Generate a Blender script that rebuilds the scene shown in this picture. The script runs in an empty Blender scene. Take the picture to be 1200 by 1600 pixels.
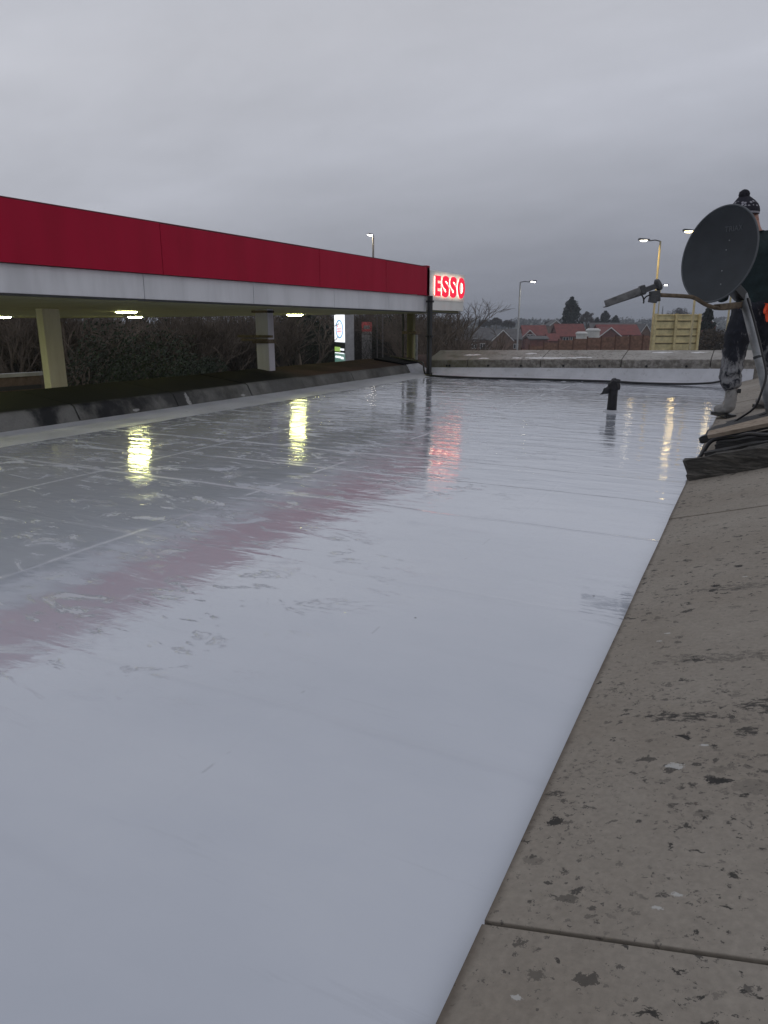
import bpy, bmesh, math, random
from mathutils import Vector, Matrix, noise
R = math.radians
random.seed(7)
scene = bpy.context.scene
col = scene.collection

# ---------------------------------------------------------------- camera
AZ = R(27.1); PITCH = R(15); CAMH = 0.85
cam = bpy.data.objects.new('camera', bpy.data.cameras.new('camera'))
col.objects.link(cam); scene.camera = cam
cam.location = (0, 0, CAMH)
cam.rotation_euler = (R(90) - PITCH, 0, AZ)
cam.data.sensor_fit = 'VERTICAL'; cam.data.sensor_height = 36; cam.data.lens = 36 * 1110 / 1600
cam.data.clip_start = 0.05; cam.data.clip_end = 6000

# ---------------------------------------------------------------- sky, sun, exposure
scene.view_settings.view_transform = 'Standard'
scene.view_settings.look = 'None'
scene.view_settings.exposure = 0.0
scene.view_settings.gamma = 1.0
SUN_EL, SUN_AZ = R(24), R(75)
world = bpy.data.worlds.new('World'); scene.world = world; world.use_nodes = True


class NT:
    """small helper for writing node trees"""
    def __init__(s, tree):
        s.t = tree; s.n = tree.nodes; s.l = tree.links
        s.n.clear()
    def node(s, typ, ins=None, **kw):
        n = s.n.new(typ)
        for k, v in kw.items(): setattr(n, k, v)
        if ins:
            for k, v in ins.items(): s.put(n.inputs[k], v)
        return n
    def put(s, sock, v):
        if isinstance(v, bpy.types.NodeSocket): s.l.new(v, sock)
        elif isinstance(v, bpy.types.Node): s.l.new(v.outputs[0], sock)
        else:
            if sock.type == 'RGBA' and hasattr(v, '__len__') and len(v) == 3: v = (*v, 1)
            sock.default_value = v
    def math(s, op, a, b=0.0, c=None, clamp=False):
        n = s.node('ShaderNodeMath', operation=op, use_clamp=clamp)
        s.put(n.inputs[0], a); s.put(n.inputs[1], b)
        if c is not None: s.put(n.inputs[2], c)
        return n.outputs[0]
    def mix(s, f, a, b, blend='MIX'):
        n = s.node('ShaderNodeMix', data_type='RGBA', blend_type=blend)
        s.put(n.inputs[0], f); s.put(n.inputs[6], a); s.put(n.inputs[7], b)
        return n.outputs[2]
    def ramp(s, f, stops, interp='LINEAR'):
        n = s.node('ShaderNodeValToRGB'); s.put(n.inputs[0], f)
        cr = n.color_ramp; cr.interpolation = interp
        while len(cr.elements) < len(stops): cr.elements.new(0.5)
        for e, (p, c) in zip(cr.elements, stops):
            e.position = p
            e.color = (c, c, c, 1) if not hasattr(c, '__len__') else (*c, 1)
        return n.outputs[0]
    def step(s, v, a, b):
        n = s.node('ShaderNodeMapRange', clamp=True, interpolation_type='SMOOTHSTEP')
        s.put(n.inputs[0], v); n.inputs[1].default_value = a; n.inputs[2].default_value = b
        return n.outputs[0]
    def coord(s, scale=(1, 1, 1), loc=(0, 0, 0), rot=(0, 0, 0), src='Object'):
        tc = s.node('ShaderNodeTexCoord')
        m = s.node('ShaderNodeMapping'); s.l.new(tc.outputs[src], m.inputs[0])
        m.inputs['Scale'].default_value = scale; m.inputs['Location'].default_value = loc
        m.inputs['Rotation'].default_value = rot
        return m.outputs[0]
    def noise(s, vec, scale=5, detail=4, rough=.55, dist=0.0, out=0):
        n = s.node('ShaderNodeTexNoise'); s.put(n.inputs['Vector'], vec)
        n.inputs['Scale'].default_value = scale; n.inputs['Detail'].default_value = detail
        n.inputs['Roughness'].default_value = rough; n.inputs['Distortion'].default_value = dist
        return n.outputs[out]
    def voro(s, vec, scale=5, feature='F1', out='Distance', rnd=1.0):
        n = s.node('ShaderNodeTexVoronoi', feature=feature); s.put(n.inputs['Vector'], vec)
        n.inputs['Scale'].default_value = scale; n.inputs['Randomness'].default_value = rnd
        return n.outputs[out]
    def blob(s, vec, cx, cy, rx, ry, wob=0.35, wscale=18.0):
        """1 inside an uneven ellipse round (cx, cy) on the surface"""
        sep = s.node('ShaderNodeSeparateXYZ'); s.put(sep.inputs[0], vec)
        dx = s.math('DIVIDE', s.math('SUBTRACT', sep.outputs[0], cx), rx)
        dy = s.math('DIVIDE', s.math('SUBTRACT', sep.outputs[1], cy), ry)
        d = s.math('SQRT', s.math('ADD', s.math('MULTIPLY', dx, dx), s.math('MULTIPLY', dy, dy)))
        n = s.noise(vec, wscale, 5, .7)
        d = s.math('ADD', d, s.math('MULTIPLY', s.math('SUBTRACT', n, .5), wob * 6))
        return s.math('SUBTRACT', 1.0, s.step(d, .75, 1.0))


w = NT(world.node_tree)
out = w.node('ShaderNodeOutputWorld')
sky = w.node('ShaderNodeTexSky', sky_type='NISHITA', sun_disc=False, sun_elevation=SUN_EL,
             sun_rotation=SUN_AZ, air_density=1.5, dust_density=4.0)
tc = w.node('ShaderNodeTexCoord')
sep = w.node('ShaderNodeSeparateXYZ'); w.put(sep.inputs[0], tc.outputs['Generated'])
X, Y, Z = sep.outputs
zz = w.math('MAXIMUM', Z, 0.0)
den = w.math('ADD', zz, 0.22)
cv = w.node('ShaderNodeCombineXYZ')
w.put(cv.inputs[0], w.math('DIVIDE', X, den)); w.put(cv.inputs[1], w.math('DIVIDE', Y, den))
w.put(cv.inputs[2], 0.3)
mp = w.node('ShaderNodeMapping'); w.put(mp.inputs[0], cv.outputs[0])
mp.inputs['Rotation'].default_value = (0, 0, R(20)); mp.inputs['Scale'].default_value = (.8, 1.3, 1)
big = w.noise(mp.outputs[0], 1.0, 6, .52, .3)
fine = w.noise(mp.outputs[0], 3.2, 5, .55, .2)
cl = w.math('ADD', w.math('MULTIPLY', w.math('SUBTRACT', big, .5), .50),
            w.math('MULTIPLY', w.math('SUBTRACT', fine, .5), .17))
# the overcast: dimmer towards the horizon and to the east (right), as dusk comes from there
east = w.math('ADD', w.math('MULTIPLY', X, .89), w.math('MULTIPLY', Y, .45))
zs = w.math('SUBTRACT', zz, w.math('MULTIPLY', w.math('ADD', east, .12), .17))
base = w.ramp(w.math('ADD', zs, .1), [(0.0, (.205, .22, .262)), (.12, (.265, .28, .332)), (.2, (.365, .38, .435)),
                                     (.29, (.475, .49, .55)), (.42, (.515, .525, .575)), (.75, (.455, .47, .52)),
                                     (1.0, (.43, .445, .50))])
fac = w.math('ADD', 1.0, cl)
ov = w.node('ShaderNodeVectorMath', operation='SCALE'); w.put(ov.inputs[0], base); w.put(ov.inputs['Scale'], fac)
under = w.step(Z, -0.02, 0.0)
lit = w.mix(under, (.05, .055, .06), ov.outputs[0])
bg = w.node('ShaderNodeBackground'); w.put(bg.inputs[0], lit); bg.inputs[1].default_value = 1.0
bs = w.node('ShaderNodeBackground'); w.put(bs.inputs[0], sky); bs.inputs[1].default_value = 0.004
add = w.node('ShaderNodeAddShader'); w.put(add.inputs[0], bg.outputs[0]); w.put(add.inputs[1], bs.outputs[0])
w.put(out.inputs[0], add.outputs[0])

sl = bpy.data.lights.new('sun', 'SUN'); sl.energy = 0.12; sl.angle = R(40); sl.color = (1, .96, .92)
so = bpy.data.objects.new('sun', sl); col.objects.link(so)
so.rotation_euler = Vector((math.sin(SUN_AZ) * math.cos(SUN_EL), math.cos(SUN_AZ) * math.cos(SUN_EL), math.sin(SUN_EL))).to_track_quat('Z', 'Y').to_euler()

# ---------------------------------------------------------------- where a pixel of the photo lies
VR = Vector((math.cos(AZ), math.sin(AZ), 0)); VF = Vector((-math.sin(AZ), math.cos(AZ), 0))
def PV(x, y, D):
    """world point at forward distance D seen at photo pixel (x, y)"""
    u = (x - 600) / 1110; v = (800 - y) / 1110
    Yc = math.cos(PITCH) + v * math.sin(PITCH); Zc = -math.sin(PITCH) + v * math.cos(PITCH)
    k = D / Yc
    return VR * (u * k) + VF * D + Vector((0, 0, CAMH + Zc * k))
def VW(x, y, z=0): return VR * x + VF * y + Vector((0, 0, z))

# ---------------------------------------------------------------- object helpers
class MB:
    def __init__(s): s.v = []; s.f = []
    def add(s, vs, fs):
        o = len(s.v); s.v += [Vector(p) for p in vs]; s.f += [tuple(i + o for i in f) for f in fs]
        return s
    def box(s, c, size, M=None):
        x, y, z = [k / 2 for k in size]; c = Vector(c)
        vs = [Vector((i * x, j * y, k * z)) for i in (-1, 1) for j in (-1, 1) for k in (-1, 1)]
        if M is not None: vs = [M @ p for p in vs]
        return s.add([c + p for p in vs], [(0, 1, 3, 2), (4, 6, 7, 5), (0, 4, 5, 1), (2, 3, 7, 6), (0, 2, 6, 4), (1, 5, 7, 3)])
    def hexa(s, a, b):
        """solid between two quads a, b (4 points each, same order)"""
        return s.add(list(a) + list(b), [(3, 2, 1, 0), (4, 5, 6, 7), (0, 1, 5, 4), (1, 2, 6, 5), (2, 3, 7, 6), (3, 0, 4, 7)])
    def extr(s, prof, p0, p1, conv):
        """profile (list of 2d) swept from parameter p0 to p1, conv(a, b, p) -> point"""
        n = len(prof)
        vs = [conv(a, b, p0) for a, b in prof] + [conv(a, b, p1) for a, b in prof]
        fs = [tuple(range(n - 1, -1, -1)), tuple(range(n, 2 * n))]
        fs += [(i, (i + 1) % n, n + (i + 1) % n, n + i) for i in range(n)]
        return s.add(vs, fs)
    def tube(s, pts, r, n=8, cap=True):
        pts = [Vector(p) for p in pts]
        rs = r if hasattr(r, '__len__') else [r] * len(pts)
        rings = []; up = None
        for i, p in enumerate(pts):
            d = (pts[min(i + 1, len(pts) - 1)] - pts[max(i - 1, 0)])
            d = d.normalized() if d.length > 1e-9 else Vector((0, 0, 1))
            if up is None:
                up = Vector((0, 0, 1)) if abs(d.z) < .9 else Vector((1, 0, 0))
            a = d.cross(up).normalized(); b = a.cross(d).normalized(); up = b
            rings.append([p + (a * math.cos(t) + b * math.sin(t)) * rs[i] for t in [2 * math.pi * k / n for k in range(n)]])
        vs = [q for ring in rings for q in ring]; fs = []
        for i in range(len(pts) - 1):
            for k in range(n):
                fs.append((i * n + k, i * n + (k + 1) % n, (i + 1) * n + (k + 1) % n, (i + 1) * n + k))
        if cap:
            fs.append(tuple(range(n - 1, -1, -1))); m = (len(pts) - 1) * n; fs.append(tuple(range(m, m + n)))
        return s.add(vs, fs)
    def build(s, name, mat, parent=None, smooth=False, bevel=0, label=None):
        me = bpy.data.meshes.new(name)
        me.from_pydata([tuple(p) for p in s.v], [], s.f); me.update()
        return mesh_obj(name, me, mat, parent, smooth, bevel, label)

def mesh_obj(name, me, mat, parent=None, smooth=False, bevel=0, label=None):
    bm = bmesh.new(); bm.from_mesh(me); bmesh.ops.recalc_face_normals(bm, faces=bm.faces); bm.to_mesh(me); bm.free()
    if smooth:
        for p in me.polygons: p.use_smooth = True
    me.materials.append(mat)
    o = bpy.data.objects.new(name, me); col.objects.link(o)
    if parent is not None:
        o.parent = parent
        M = Matrix.Identity(4); q = parent
        chain = []
        while q is not None: chain.append(q); q = q.parent
        for q in reversed(chain): M = M @ q.matrix_parent_inverse @ Matrix.LocRotScale(q.location, q.rotation_euler, q.scale)
        o.matrix_parent_inverse = M.inverted()
    if bevel:
        b = o.modifiers.new('bevel', 'BEVEL'); b.width = bevel; b.segments = 2; b.limit_method = 'ANGLE'
    if label: o['label'] = label
    return o

def thing(name, label, cat, loc=(0, 0, 0), rz=0, group=None):
    o = bpy.data.objects.new(name, None); col.objects.link(o)
    o.location = loc; o.rotation_euler = (0, 0, rz); o.empty_display_size = .2
    tag(o, label, cat, group); return o
def tag(o, label, cat, group=None, kind=None):
    o['label'] = label; o['category'] = cat
    if group: o['group'] = group
    if kind: o['kind'] = kind
    return o
def struct(o, kind='structure'):
    o['kind'] = kind; return o
def copy_tree(o, parent=None):
    c = o.copy(); col.objects.link(c)
    if parent is not None:
        c.parent = parent
    for ch in list(o.children): copy_tree(ch, c)
    return c

def skinmesh(name, verts, edges, mat, parent=None, sub=2, wrinkle=0, wscale=9, label=None, root=0, flat=None):
    """grow a limb surface round a skeleton: verts = (x, y, z, rx, ry)"""
    me = bpy.data.meshes.new('tmp'); me.from_pydata([v[:3] for v in verts], edges, []); me.update()
    o = bpy.data.objects.new('tmp', me); col.objects.link(o)
    bpy.context.view_layer.update()
    sk = o.modifiers.new('skin', 'SKIN'); sk.use_smooth_shade = True
    if not me.skin_vertices: 
        bm = bmesh.new(); bm.from_mesh(me); bm.verts.layers.skin.verify(); bm.to_mesh(me); bm.free()
    for i, v in enumerate(verts):
        sv = me.skin_vertices[0].data[i]
        sv.radius = (v[3], v[4] if len(v) > 4 else v[3]); sv.use_root = (i == root)
    ss = o.modifiers.new('sub', 'SUBSURF'); ss.levels = sub; ss.render_levels = sub
    dg = bpy.context.evaluated_depsgraph_get(); dg.update()
    m2 = bpy.data.meshes.new_from_object(o.evaluated_get(dg))
    bpy.data.objects.remove(o); bpy.data.meshes.remove(me)
    m2.name = name; m2.materials.clear()
    if wrinkle:
        ns = [v.normal.copy() for v in m2.vertices]
        for v, n in zip(m2.vertices, ns):
            c = v.co
            k = noise.noise(Vector((c.x * wscale, c.y * wscale, c.z * wscale * 2.2))) + .5 * noise.noise(c * wscale * 2.7)
            v.co = c + n * wrinkle * k
    if flat: 
        for v in m2.vertices: flat(v)
    return mesh_obj(name, m2, mat, parent, True, 0, label)

# ---------------------------------------------------------------- materials
def mat(name, fn=None, color=(.5, .5, .5), rough=.6, metal=0, spec=.5, vary=.12, vscale=6, emit=None, estr=0, bump=0, bscale=40, coat=0):
    m = bpy.data.materials.new(name); m.use_nodes = True
    t = NT(m.node_tree)
    o = t.node('ShaderNodeOutputMaterial')
    p = t.node('ShaderNodeBsdfPrincipled'); t.l.new(p.outputs[0], o.inputs[0])
    p.inputs['Roughness'].default_value = rough; p.inputs['Metallic'].default_value = metal
    p.inputs['Specular IOR Level'].default_value = spec; p.inputs['Coat Weight'].default_value = coat
    if emit is not None:
        p.inputs['Emission Color'].default_value = (*emit, 1); p.inputs['Emission Strength'].default_value = estr
    if fn: fn(t, p)
    else:
        c = t.coord(); n = t.noise(c, vscale, 5, .6)
        dark = tuple(k * (1 - vary * 2) for k in color); lt = tuple(min(1, k * (1 + vary)) for k in color)
        t.put(p.inputs['Base Color'], t.ramp(n, [(.3, dark), (.7, lt)]))
        t.put(p.inputs['Roughness'], t.math('ADD', rough - .06, t.math('MULTIPLY', n, .12)))
        if bump:
            b = t.node('ShaderNodeBump', {'Strength': 1.0, 'Distance': bump, 'Height': t.noise(c, bscale, 5, .6)})
            t.put(p.inputs['Normal'], b.outputs[0])
    return m

def roof_fn(t, p):
    c = t.coord()
    sp = t.node('ShaderNodeSeparateXYZ'); t.put(sp.inputs[0], c); x, y, z = sp.outputs
    wob = t.math('MULTIPLY', t.math('SUBTRACT', t.noise(c, 1.3, 3, .5), .5), .10)
    wob2 = t.math('MULTIPLY', t.math('SUBTRACT', t.noise(t.coord(loc=(7, 3, 0)), 9, 3, .6), .5), .022)
    def ridge(coordv, at, width, hgt, w_=1.0, gate=None):
        d = t.math('ABSOLUTE', t.math('SUBTRACT', t.math('ADD', coordv, t.math('MULTIPLY', t.math('ADD', wob, wob2), w_)), at))
        g = t.math('SUBTRACT', 1.0, t.step(d, 0, width))
        if gate is not None: g = t.math('MULTIPLY', g, gate)
        return t.math('MULTIPLY', g, hgt)
    gate = t.step(t.noise(t.coord(scale=(1.2, .8, 1)), 2.3, 2, .5), .47, .62)
    gate2 = t.step(t.noise(t.coord(scale=(.5, 1.6, 1), loc=(3, 1, 0)), 1.9, 2, .5), .42, .55)
    hs = []
    for k, s_ in enumerate([.35, 1.18, 2.05, 2.93, 3.58, 4.12, 4.9, 5.35, 6.0, 6.55, 7.15, 7.6, 8.25, 8.7, 9.3, 9.8, 10.3]):
        hs.append(ridge(y, s_, .016, .0010 if k > 2 else .0003, 1.0, None if k % 3 else gate2))
    for t_ in (-.87, -2.22, -3.45):
        hs.append(ridge(x, t_, .014, .0004, .5, gate))
    # puddle ripples running across the fall of the roof, brushed texture of the coating
    rip = t.noise(t.coord(scale=(.9, 3.2, 1), rot=(0, 0, R(4))), 2.6, 2, .45, .5)
    brush = t.noise(t.coord(scale=(2.2, 11, 1), rot=(0, 0, R(7))), 3.0, 4, .58, .6)
    fine_ = t.noise(t.coord(scale=(1, 1.5, 1)), 38, 4, .6)
    lump = t.noise(t.coord(scale=(1, 2.2, 1), loc=(4, 2, 0)), 6.5, 3, .55, 1.2)
    rough_area = t.math('MULTIPLY', t.step(t.noise(t.coord(loc=(1, 5, 0)), 1.1, 4, .6), .38, .58), t.math('MULTIPLY', t.math('SUBTRACT', 1.0, t.step(x, -1.9, -.7)), t.step(y, .8, 1.5)))
    wisp = t.step(t.noise(t.coord(scale=(1.4, 3.2, 1), loc=(2, 9, 0), rot=(0, 0, R(-8))), 2.8, 8, .72, .5), .56, .60)
    far = t.step(y, 1.2, 6.0)
    H = t.math('ADD', t.math('MULTIPLY', rip, t.math('ADD', .0009, t.math('MULTIPLY', far, .0042))),
               t.math('MULTIPLY', brush, t.math('ADD', t.math('ADD', .00008, t.math('MULTIPLY', far, .00022)), t.math('MULTIPLY', rough_area, .0007))))
    H = t.math('ADD', H, t.math('MULTIPLY', lump, t.math('ADD', .0005, t.math('MULTIPLY', far, .0007))))
    H = t.math('ADD', H, t.math('MULTIPLY', fine_, .00002))
    H = t.math('ADD', H, t.math('MULTIPLY', wisp, t.math('MULTIPLY', t.math('ADD', rough_area, .0), .0015)))
    for h in hs: H = t.math('ADD', H, h)
    b = t.node('ShaderNodeBump', {'Strength': 1.0, 'Distance': 1.0, 'Height': H})
    t.put(p.inputs['Normal'], b.outputs[0]); t.put(p.inputs['Coat Normal'], b.outputs[0])
    # thin, patchy coat: greyer where the felt shows, lighter where the paint lies thick
    thick = t.noise(t.coord(scale=(1, 1.6, 1), loc=(9, 0, 0)), 1.1, 6, .6)
    colr = t.ramp(thick, [(.3, (.535, .57, .635)), (.55, (.58, .612, .675)), (.75, (.62, .65, .705))])
    left = t.math('SUBTRACT', 1.0, t.step(x, -1.9, -.7))
    dry = t.math('MULTIPLY', t.step(t.noise(t.coord(scale=(1.1, 2.6, 1), loc=(6, 4, 0), rot=(0, 0, R(-10))), 2.3, 8, .70, .9), .53, .66), t.math('ADD', .10, t.math('MULTIPLY', left, .75)))
    colr = t.mix(t.math('MULTIPLY', wisp, t.math('MULTIPLY', rough_area, .5)), colr, (.72, .74, .78))
    seam = hs[0]
    for h in hs[1:]: seam = t.math('ADD', seam, h)
    colr = t.mix(t.math('MULTIPLY', seam, 130, clamp=True), colr, (.66, .68, .72))
    # dirt specks and grit dropped from the copings
    v = t.voro(t.coord(), 4.2); vs = t.step(v, .010, .026)
    gs = t.step(t.noise(c, 1.1, 2, .5), .42, .48)
    spk = t.math('MULTIPLY', t.math('SUBTRACT', 1.0, vs), gs)
    colr = t.mix(spk, colr, (.06, .06, .065))
    # faint cross laps and roller drag still showing through the paint near the camera
    for s2_, k_ in ((.62, .5), (1.18, .8), (1.62, .5), (2.05, .9), (2.5, .4), (2.93, .8)):
        ln = ridge(y, s2_, .030, 1.0, 1.0, gate2 if k_ < .6 else None)
        colr = t.mix(t.math('MULTIPLY', ln, .10 * k_), colr, (.30, .31, .36))
    drag = t.step(t.noise(t.coord(scale=(1.0, 9, 1), rot=(0, 0, R(38)), loc=(1, 1, 0)), 1.6, 6, .7, .4), .60, .66)
    colr = t.mix(t.math('MULTIPLY', drag, .09), colr, (.30, .31, .36))
    hair = t.math('MULTIPLY', ridge(x, -.87, .006, 1.0, .5), t.step(t.noise(t.coord(scale=(1, 2.2, 1)), 3.1, 3, .6), .58, .62))
    colr = t.mix(t.math('MULTIPLY', hair, .28), colr, (.2, .2, .23))
    t.put(p.inputs['Base Color'], colr)
    crest = None
    for cv2, at2, wd2, g2, k2 in ((y, 2.05, .030, gate2, .6), (y, 2.93, .040, None, .95), (y, 3.58, .035, gate2, .9), (y, 4.12, .045, None, .85), (y, 4.9, .05, gate, .9), (y, 5.6, .06, None, .8),
                                  (y, 6.55, .08, gate2, .9), (y, 7.3, .08, None, .8), (y, 8.25, .09, gate, .9), (y, 9.2, .10, None, .8), (y, 10.1, .1, gate2, .9),
                                  (x, -2.22, .028, gate2, 1.0), (x, -3.35, .032, None, .8), (x, -4.3, .035, gate, .8), (x, -1.55, .02, gate, .7)):
        q2 = ridge(cv2, at2, wd2, k2, 1.0 if cv2 is y else .5, g2)
        crest = q2 if crest is None else t.math('MAXIMUM', crest, q2)
    crest = t.math('MULTIPLY', crest, t.math('ADD', .35, t.math('MULTIPLY', t.noise(t.coord(scale=(1, 2, 1)), 11, 5, .7), .9)), clamp=True)
    crest = t.math('MULTIPLY', crest, t.math('ADD', .25, t.math('MULTIPLY', t.math('MAXIMUM', left, far), .75)))
    colr = t.mix(t.math('MULTIPLY', crest, .55), colr, (.70, .72, .76)); t.put(p.inputs['Base Color'], colr)
    matte = t.math('MAXIMUM', t.math('MULTIPLY', crest, .8), t.math('MAXIMUM', dry, t.math('MULTIPLY', wisp, t.math('MULTIPLY', rough_area, .8))), clamp=True)
    t.put(p.inputs['Roughness'], t.math('ADD', .06, t.math('MULTIPLY', matte, .45)))
    p.inputs['IOR'].default_value = 1.5
    t.put(p.inputs['Coat Weight'], t.math('SUBTRACT', 1.0, t.math('MULTIPLY', matte, .9))); p.inputs['Coat IOR'].default_value = 1.45
    t.put(p.inputs['Coat Roughness'], t.math('ADD', .0, t.math('MULTIPLY', t.noise(c, 1.7, 4, .6), .05)))
M_roof = mat('wet_white_roof_coating', roof_fn)
def ups_fn(t, p):
    c = t.coord(); n = t.noise(c, 2.2, 6, .62); n2 = t.noise(t.coord(scale=(1, 1, .3)), 16, 5, .7)
    colr = t.ramp(n, [(.3, (.42, .43, .46)), (.55, (.55, .56, .60)), (.75, (.60, .61, .65))])
    colr = t.mix(t.math('MULTIPLY', t.step(n2, .56, .70), .45), colr, (.22, .215, .21))
    t.put(p.inputs['Base Color'], colr); t.put(p.inputs['Roughness'], t.math('ADD', .35, t.math('MULTIPLY', n, .3)))
    b = t.node('ShaderNodeBump', {'Strength': 1.0, 'Distance': .007, 'Height': t.noise(c, 9, 6, .65)}); t.put(p.inputs['Normal'], b.outputs[0])
M_upstand = mat('painted_upstand', ups_fn)

def coping_fn(kind):
    def fn(t, p):
        c = t.coord()
        n1 = t.noise(c, 1.6, 5, .6); n2 = t.noise(c, 14, 5, .65); n3 = t.noise(c, 90, 3, .6)
        if kind == 'right':
            colr = t.ramp(n1, [(.3, (.245, .212, .172)), (.55, (.29, .258, .217)), (.8, (.345, .312, .267))])
        elif kind == 'far':
            colr = t.ramp(n1, [(.3, (.28, .262, .235)), (.55, (.37, .352, .325)), (.8, (.44, .42, .39))])
        else:
            colr = t.ramp(n1, [(.3, (.10, .10, .095)), (.55, (.16, .16, .155)), (.8, (.22, .22, .215))])
        colr = t.mix(.55, colr, t.ramp(n2, [(.2, .45), (.5, .5), (.8, .56)]), 'OVERLAY')
        colr = t.mix(.35, colr, t.ramp(n3, [(.3, .35), (.7, .65)]), 'OVERLAY')
        if kind == 'right':
            clus = t.noise(t.coord(loc=(3, 0, 0)), 2.1, 3, .6)
            grow = t.math('POWER', t.step(clus, .40, .66), 1.6)
            # round lichen marks in three sizes, each with an eaten outline
            wv = t.node('ShaderNodeVectorMath', operation='ADD')
            dv = t.node('ShaderNodeVectorMath', operation='SCALE'); t.put(dv.inputs[0], t.noise(c, 32, 6, .78, out=1)); dv.inputs['Scale'].default_value = .055
            t.put(wv.inputs[0], c); t.put(wv.inputs[1], dv.outputs[0])
            st = t.node('ShaderNodeMapping'); t.put(st.inputs[0], wv.outputs[0]); st.inputs['Scale'].default_value = (1, 1.5, 1)
            for sc, lo, hi, dens, dark, wt in ((7, .10, .15, .50, (.08, .072, .062), .3), (17, .14, .2, .60, (.025, .023, .021), 1.0),
                                               (38, .15, .23, .62, (.035, .032, .03), .9), (85, .14, .25, .62, (.055, .05, .046), .85)):
                v = t.voro(st.outputs[0], sc)
                r = t.voro(st.outputs[0], sc, out='Color')
                sr = t.node('ShaderNodeSeparateColor'); t.put(sr.inputs[0], r)
                keep = t.math('GREATER_THAN', t.math('ADD', sr.outputs[0], t.math('MULTIPLY', grow, .42)), 1.33 - dens * .68 + (.12 if sc < 10 else 0))
                rad = t.math('ADD', hi, t.math('MULTIPLY', sr.outputs[1], .14))
                m = t.math('MULTIPLY', t.math('LESS_THAN', v, rad), keep)
                m = t.math('MULTIPLY', m, t.math('MULTIPLY', t.math('ADD', t.math('MULTIPLY', sr.outputs[2], .75), .25), wt))
                colr = t.mix(m, colr, dark)
            clump = t.math('MULTIPLY', t.step(t.noise(t.coord(scale=(1, 1.3, 1)), 27, 7, .74, .4), .595, .625), t.step(t.noise(t.coord(loc=(8, 2, 0)), 2.6, 3, .6), .44, .58))
            colr = t.mix(t.math('MULTIPLY', clump, .9), colr, (.022, .021, .019))
            pits = t.math('LESS_THAN', t.noise(c, 60, 5, .7), .335)
            colr = t.mix(t.math('MULTIPLY', pits, .7), colr, (.06, .055, .05))
            blk = t.math('ADD', t.blob(c, -.05, 1.41, .085, .020, .45, 38), t.blob(c, .10, 1.45, .05, .035, .42, 38))
            blk = t.math('ADD', blk, t.math('MULTIPLY', t.blob(c, .068, 1.35, .022, .022, .40, 60), 1.0))
            blk = t.math('ADD', blk, t.math('MULTIPLY', t.blob(c, -.228, 1.124, .018, .012, .5, 60), .9))
            blk = t.math('ADD', blk, t.math('MULTIPLY', t.blob(c, .05, 2.20, .16, .03, .6, 24), .6))
            blk = t.math('ADD', blk, t.math('MULTIPLY', t.blob(c, .03, 1.70, .16, .03, .6, 24), .6), clamp=True)
            blk = t.math('MULTIPLY', blk, t.step(t.noise(t.coord(scale=(1, 2, 1)), 55, 6, .75), .44, .54))
            colr = t.mix(t.math('MULTIPLY', blk, .85), colr, (.028, .026, .024))
            wh = t.blob(c, -.042, 1.225, .018, .010, .6, 130)
            for bx, by in ((-.135, 1.82), (-.12, 1.87), (.05, 2.29), (-.03, .87), (-.01, .90), (-.17, .69), (.0, 1.30)):
                wh = t.math('ADD', wh, t.blob(c, bx, by, .008, .004, .5, 230), clamp=True)
            colr = t.mix(t.math('MULTIPLY', wh, .7), colr, (.55, .55, .53))
            # darker brown along the edge board lip
            sp = t.node('ShaderNodeSeparateXYZ'); t.put(sp.inputs[0], c)
            e = t.math('SUBTRACT', 1.0, t.step(t.math('ADD', sp.outputs[0], t.math('MULTIPLY', n2, .02)), -.243, -.225))
            colr = t.mix(t.math('MULTIPLY', e, .65), colr, (.07, .05, .035))
        elif kind == 'far':
            spk = t.step(t.noise(c, 26, 5, .75), .52, .62)
            band = t.step(t.noise(t.coord(scale=(.5, 1, 1)), 1.2, 3, .5), .42, .6)
            colr = t.mix(t.math('MULTIPLY', t.math('MULTIPLY', spk, band), .8), colr, (.05, .046, .042))
            sy = t.node('ShaderNodeSeparateXYZ'); t.put(sy.inputs[0], c)
            face = t.math('SUBTRACT', 1.0, t.step(sy.outputs[1], 11.085, 11.105))
            colr = t.mix(t.math('MULTIPLY', face, t.math('ADD', .25, t.math('MULTIPLY', t.step(n2, .42, .58), .5))), colr, (.09, .08, .068))
            colr = t.mix(t.math('MULTIPLY', t.step(t.noise(c, 5, 6, .7), .5, .6), .4), colr, (.15, .135, .115))
            moss = t.step(t.noise(c, 3, 4, .6), .5, .68)
            sp = t.node('ShaderNodeSeparateXYZ'); t.put(sp.inputs[0], c)
            lft = t.math('SUBTRACT', 1.0, t.step(sp.outputs[0], -4.3, -3.2))
            colr = t.mix(t.math('MULTIPLY', t.math('ADD', t.math('MULTIPLY', moss, .4), .5), lft), colr, (.10, .095, .055))
            wh = t.blob(c, -2.9, 11.17, .50, .05, .50, 9)
            for bx, by, rx in ((-3.9, 11.15, .12), (-4.15, 11.35, .15), (-2.35, 11.2, .2), (-.75, 11.5, .12), (-1.25, 11.5, .15), (-3.2, 11.42, .1)):
                wh = t.math('ADD', wh, t.blob(c, bx, by, rx, .035, .45, 14), clamp=True)
            colr = t.mix(t.math('MULTIPLY', wh, .85), colr, (.8, .8, .8))
        else:
            # wet black staining and painted-in shade at the near end, moss further along, bare grey face
            sp = t.node('ShaderNodeSeparateXYZ'); t.put(sp.inputs[0], c)
            moss = t.step(t.noise(t.coord(loc=(0, 2, 0)), 2.2, 5, .65), .45, .62)
            brown = t.step(sp.outputs[1], 7.4, 8.2)
            top = t.step(t.math('MULTIPLY', sp.outputs[0], -1), 5.185, 5.225)
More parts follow.
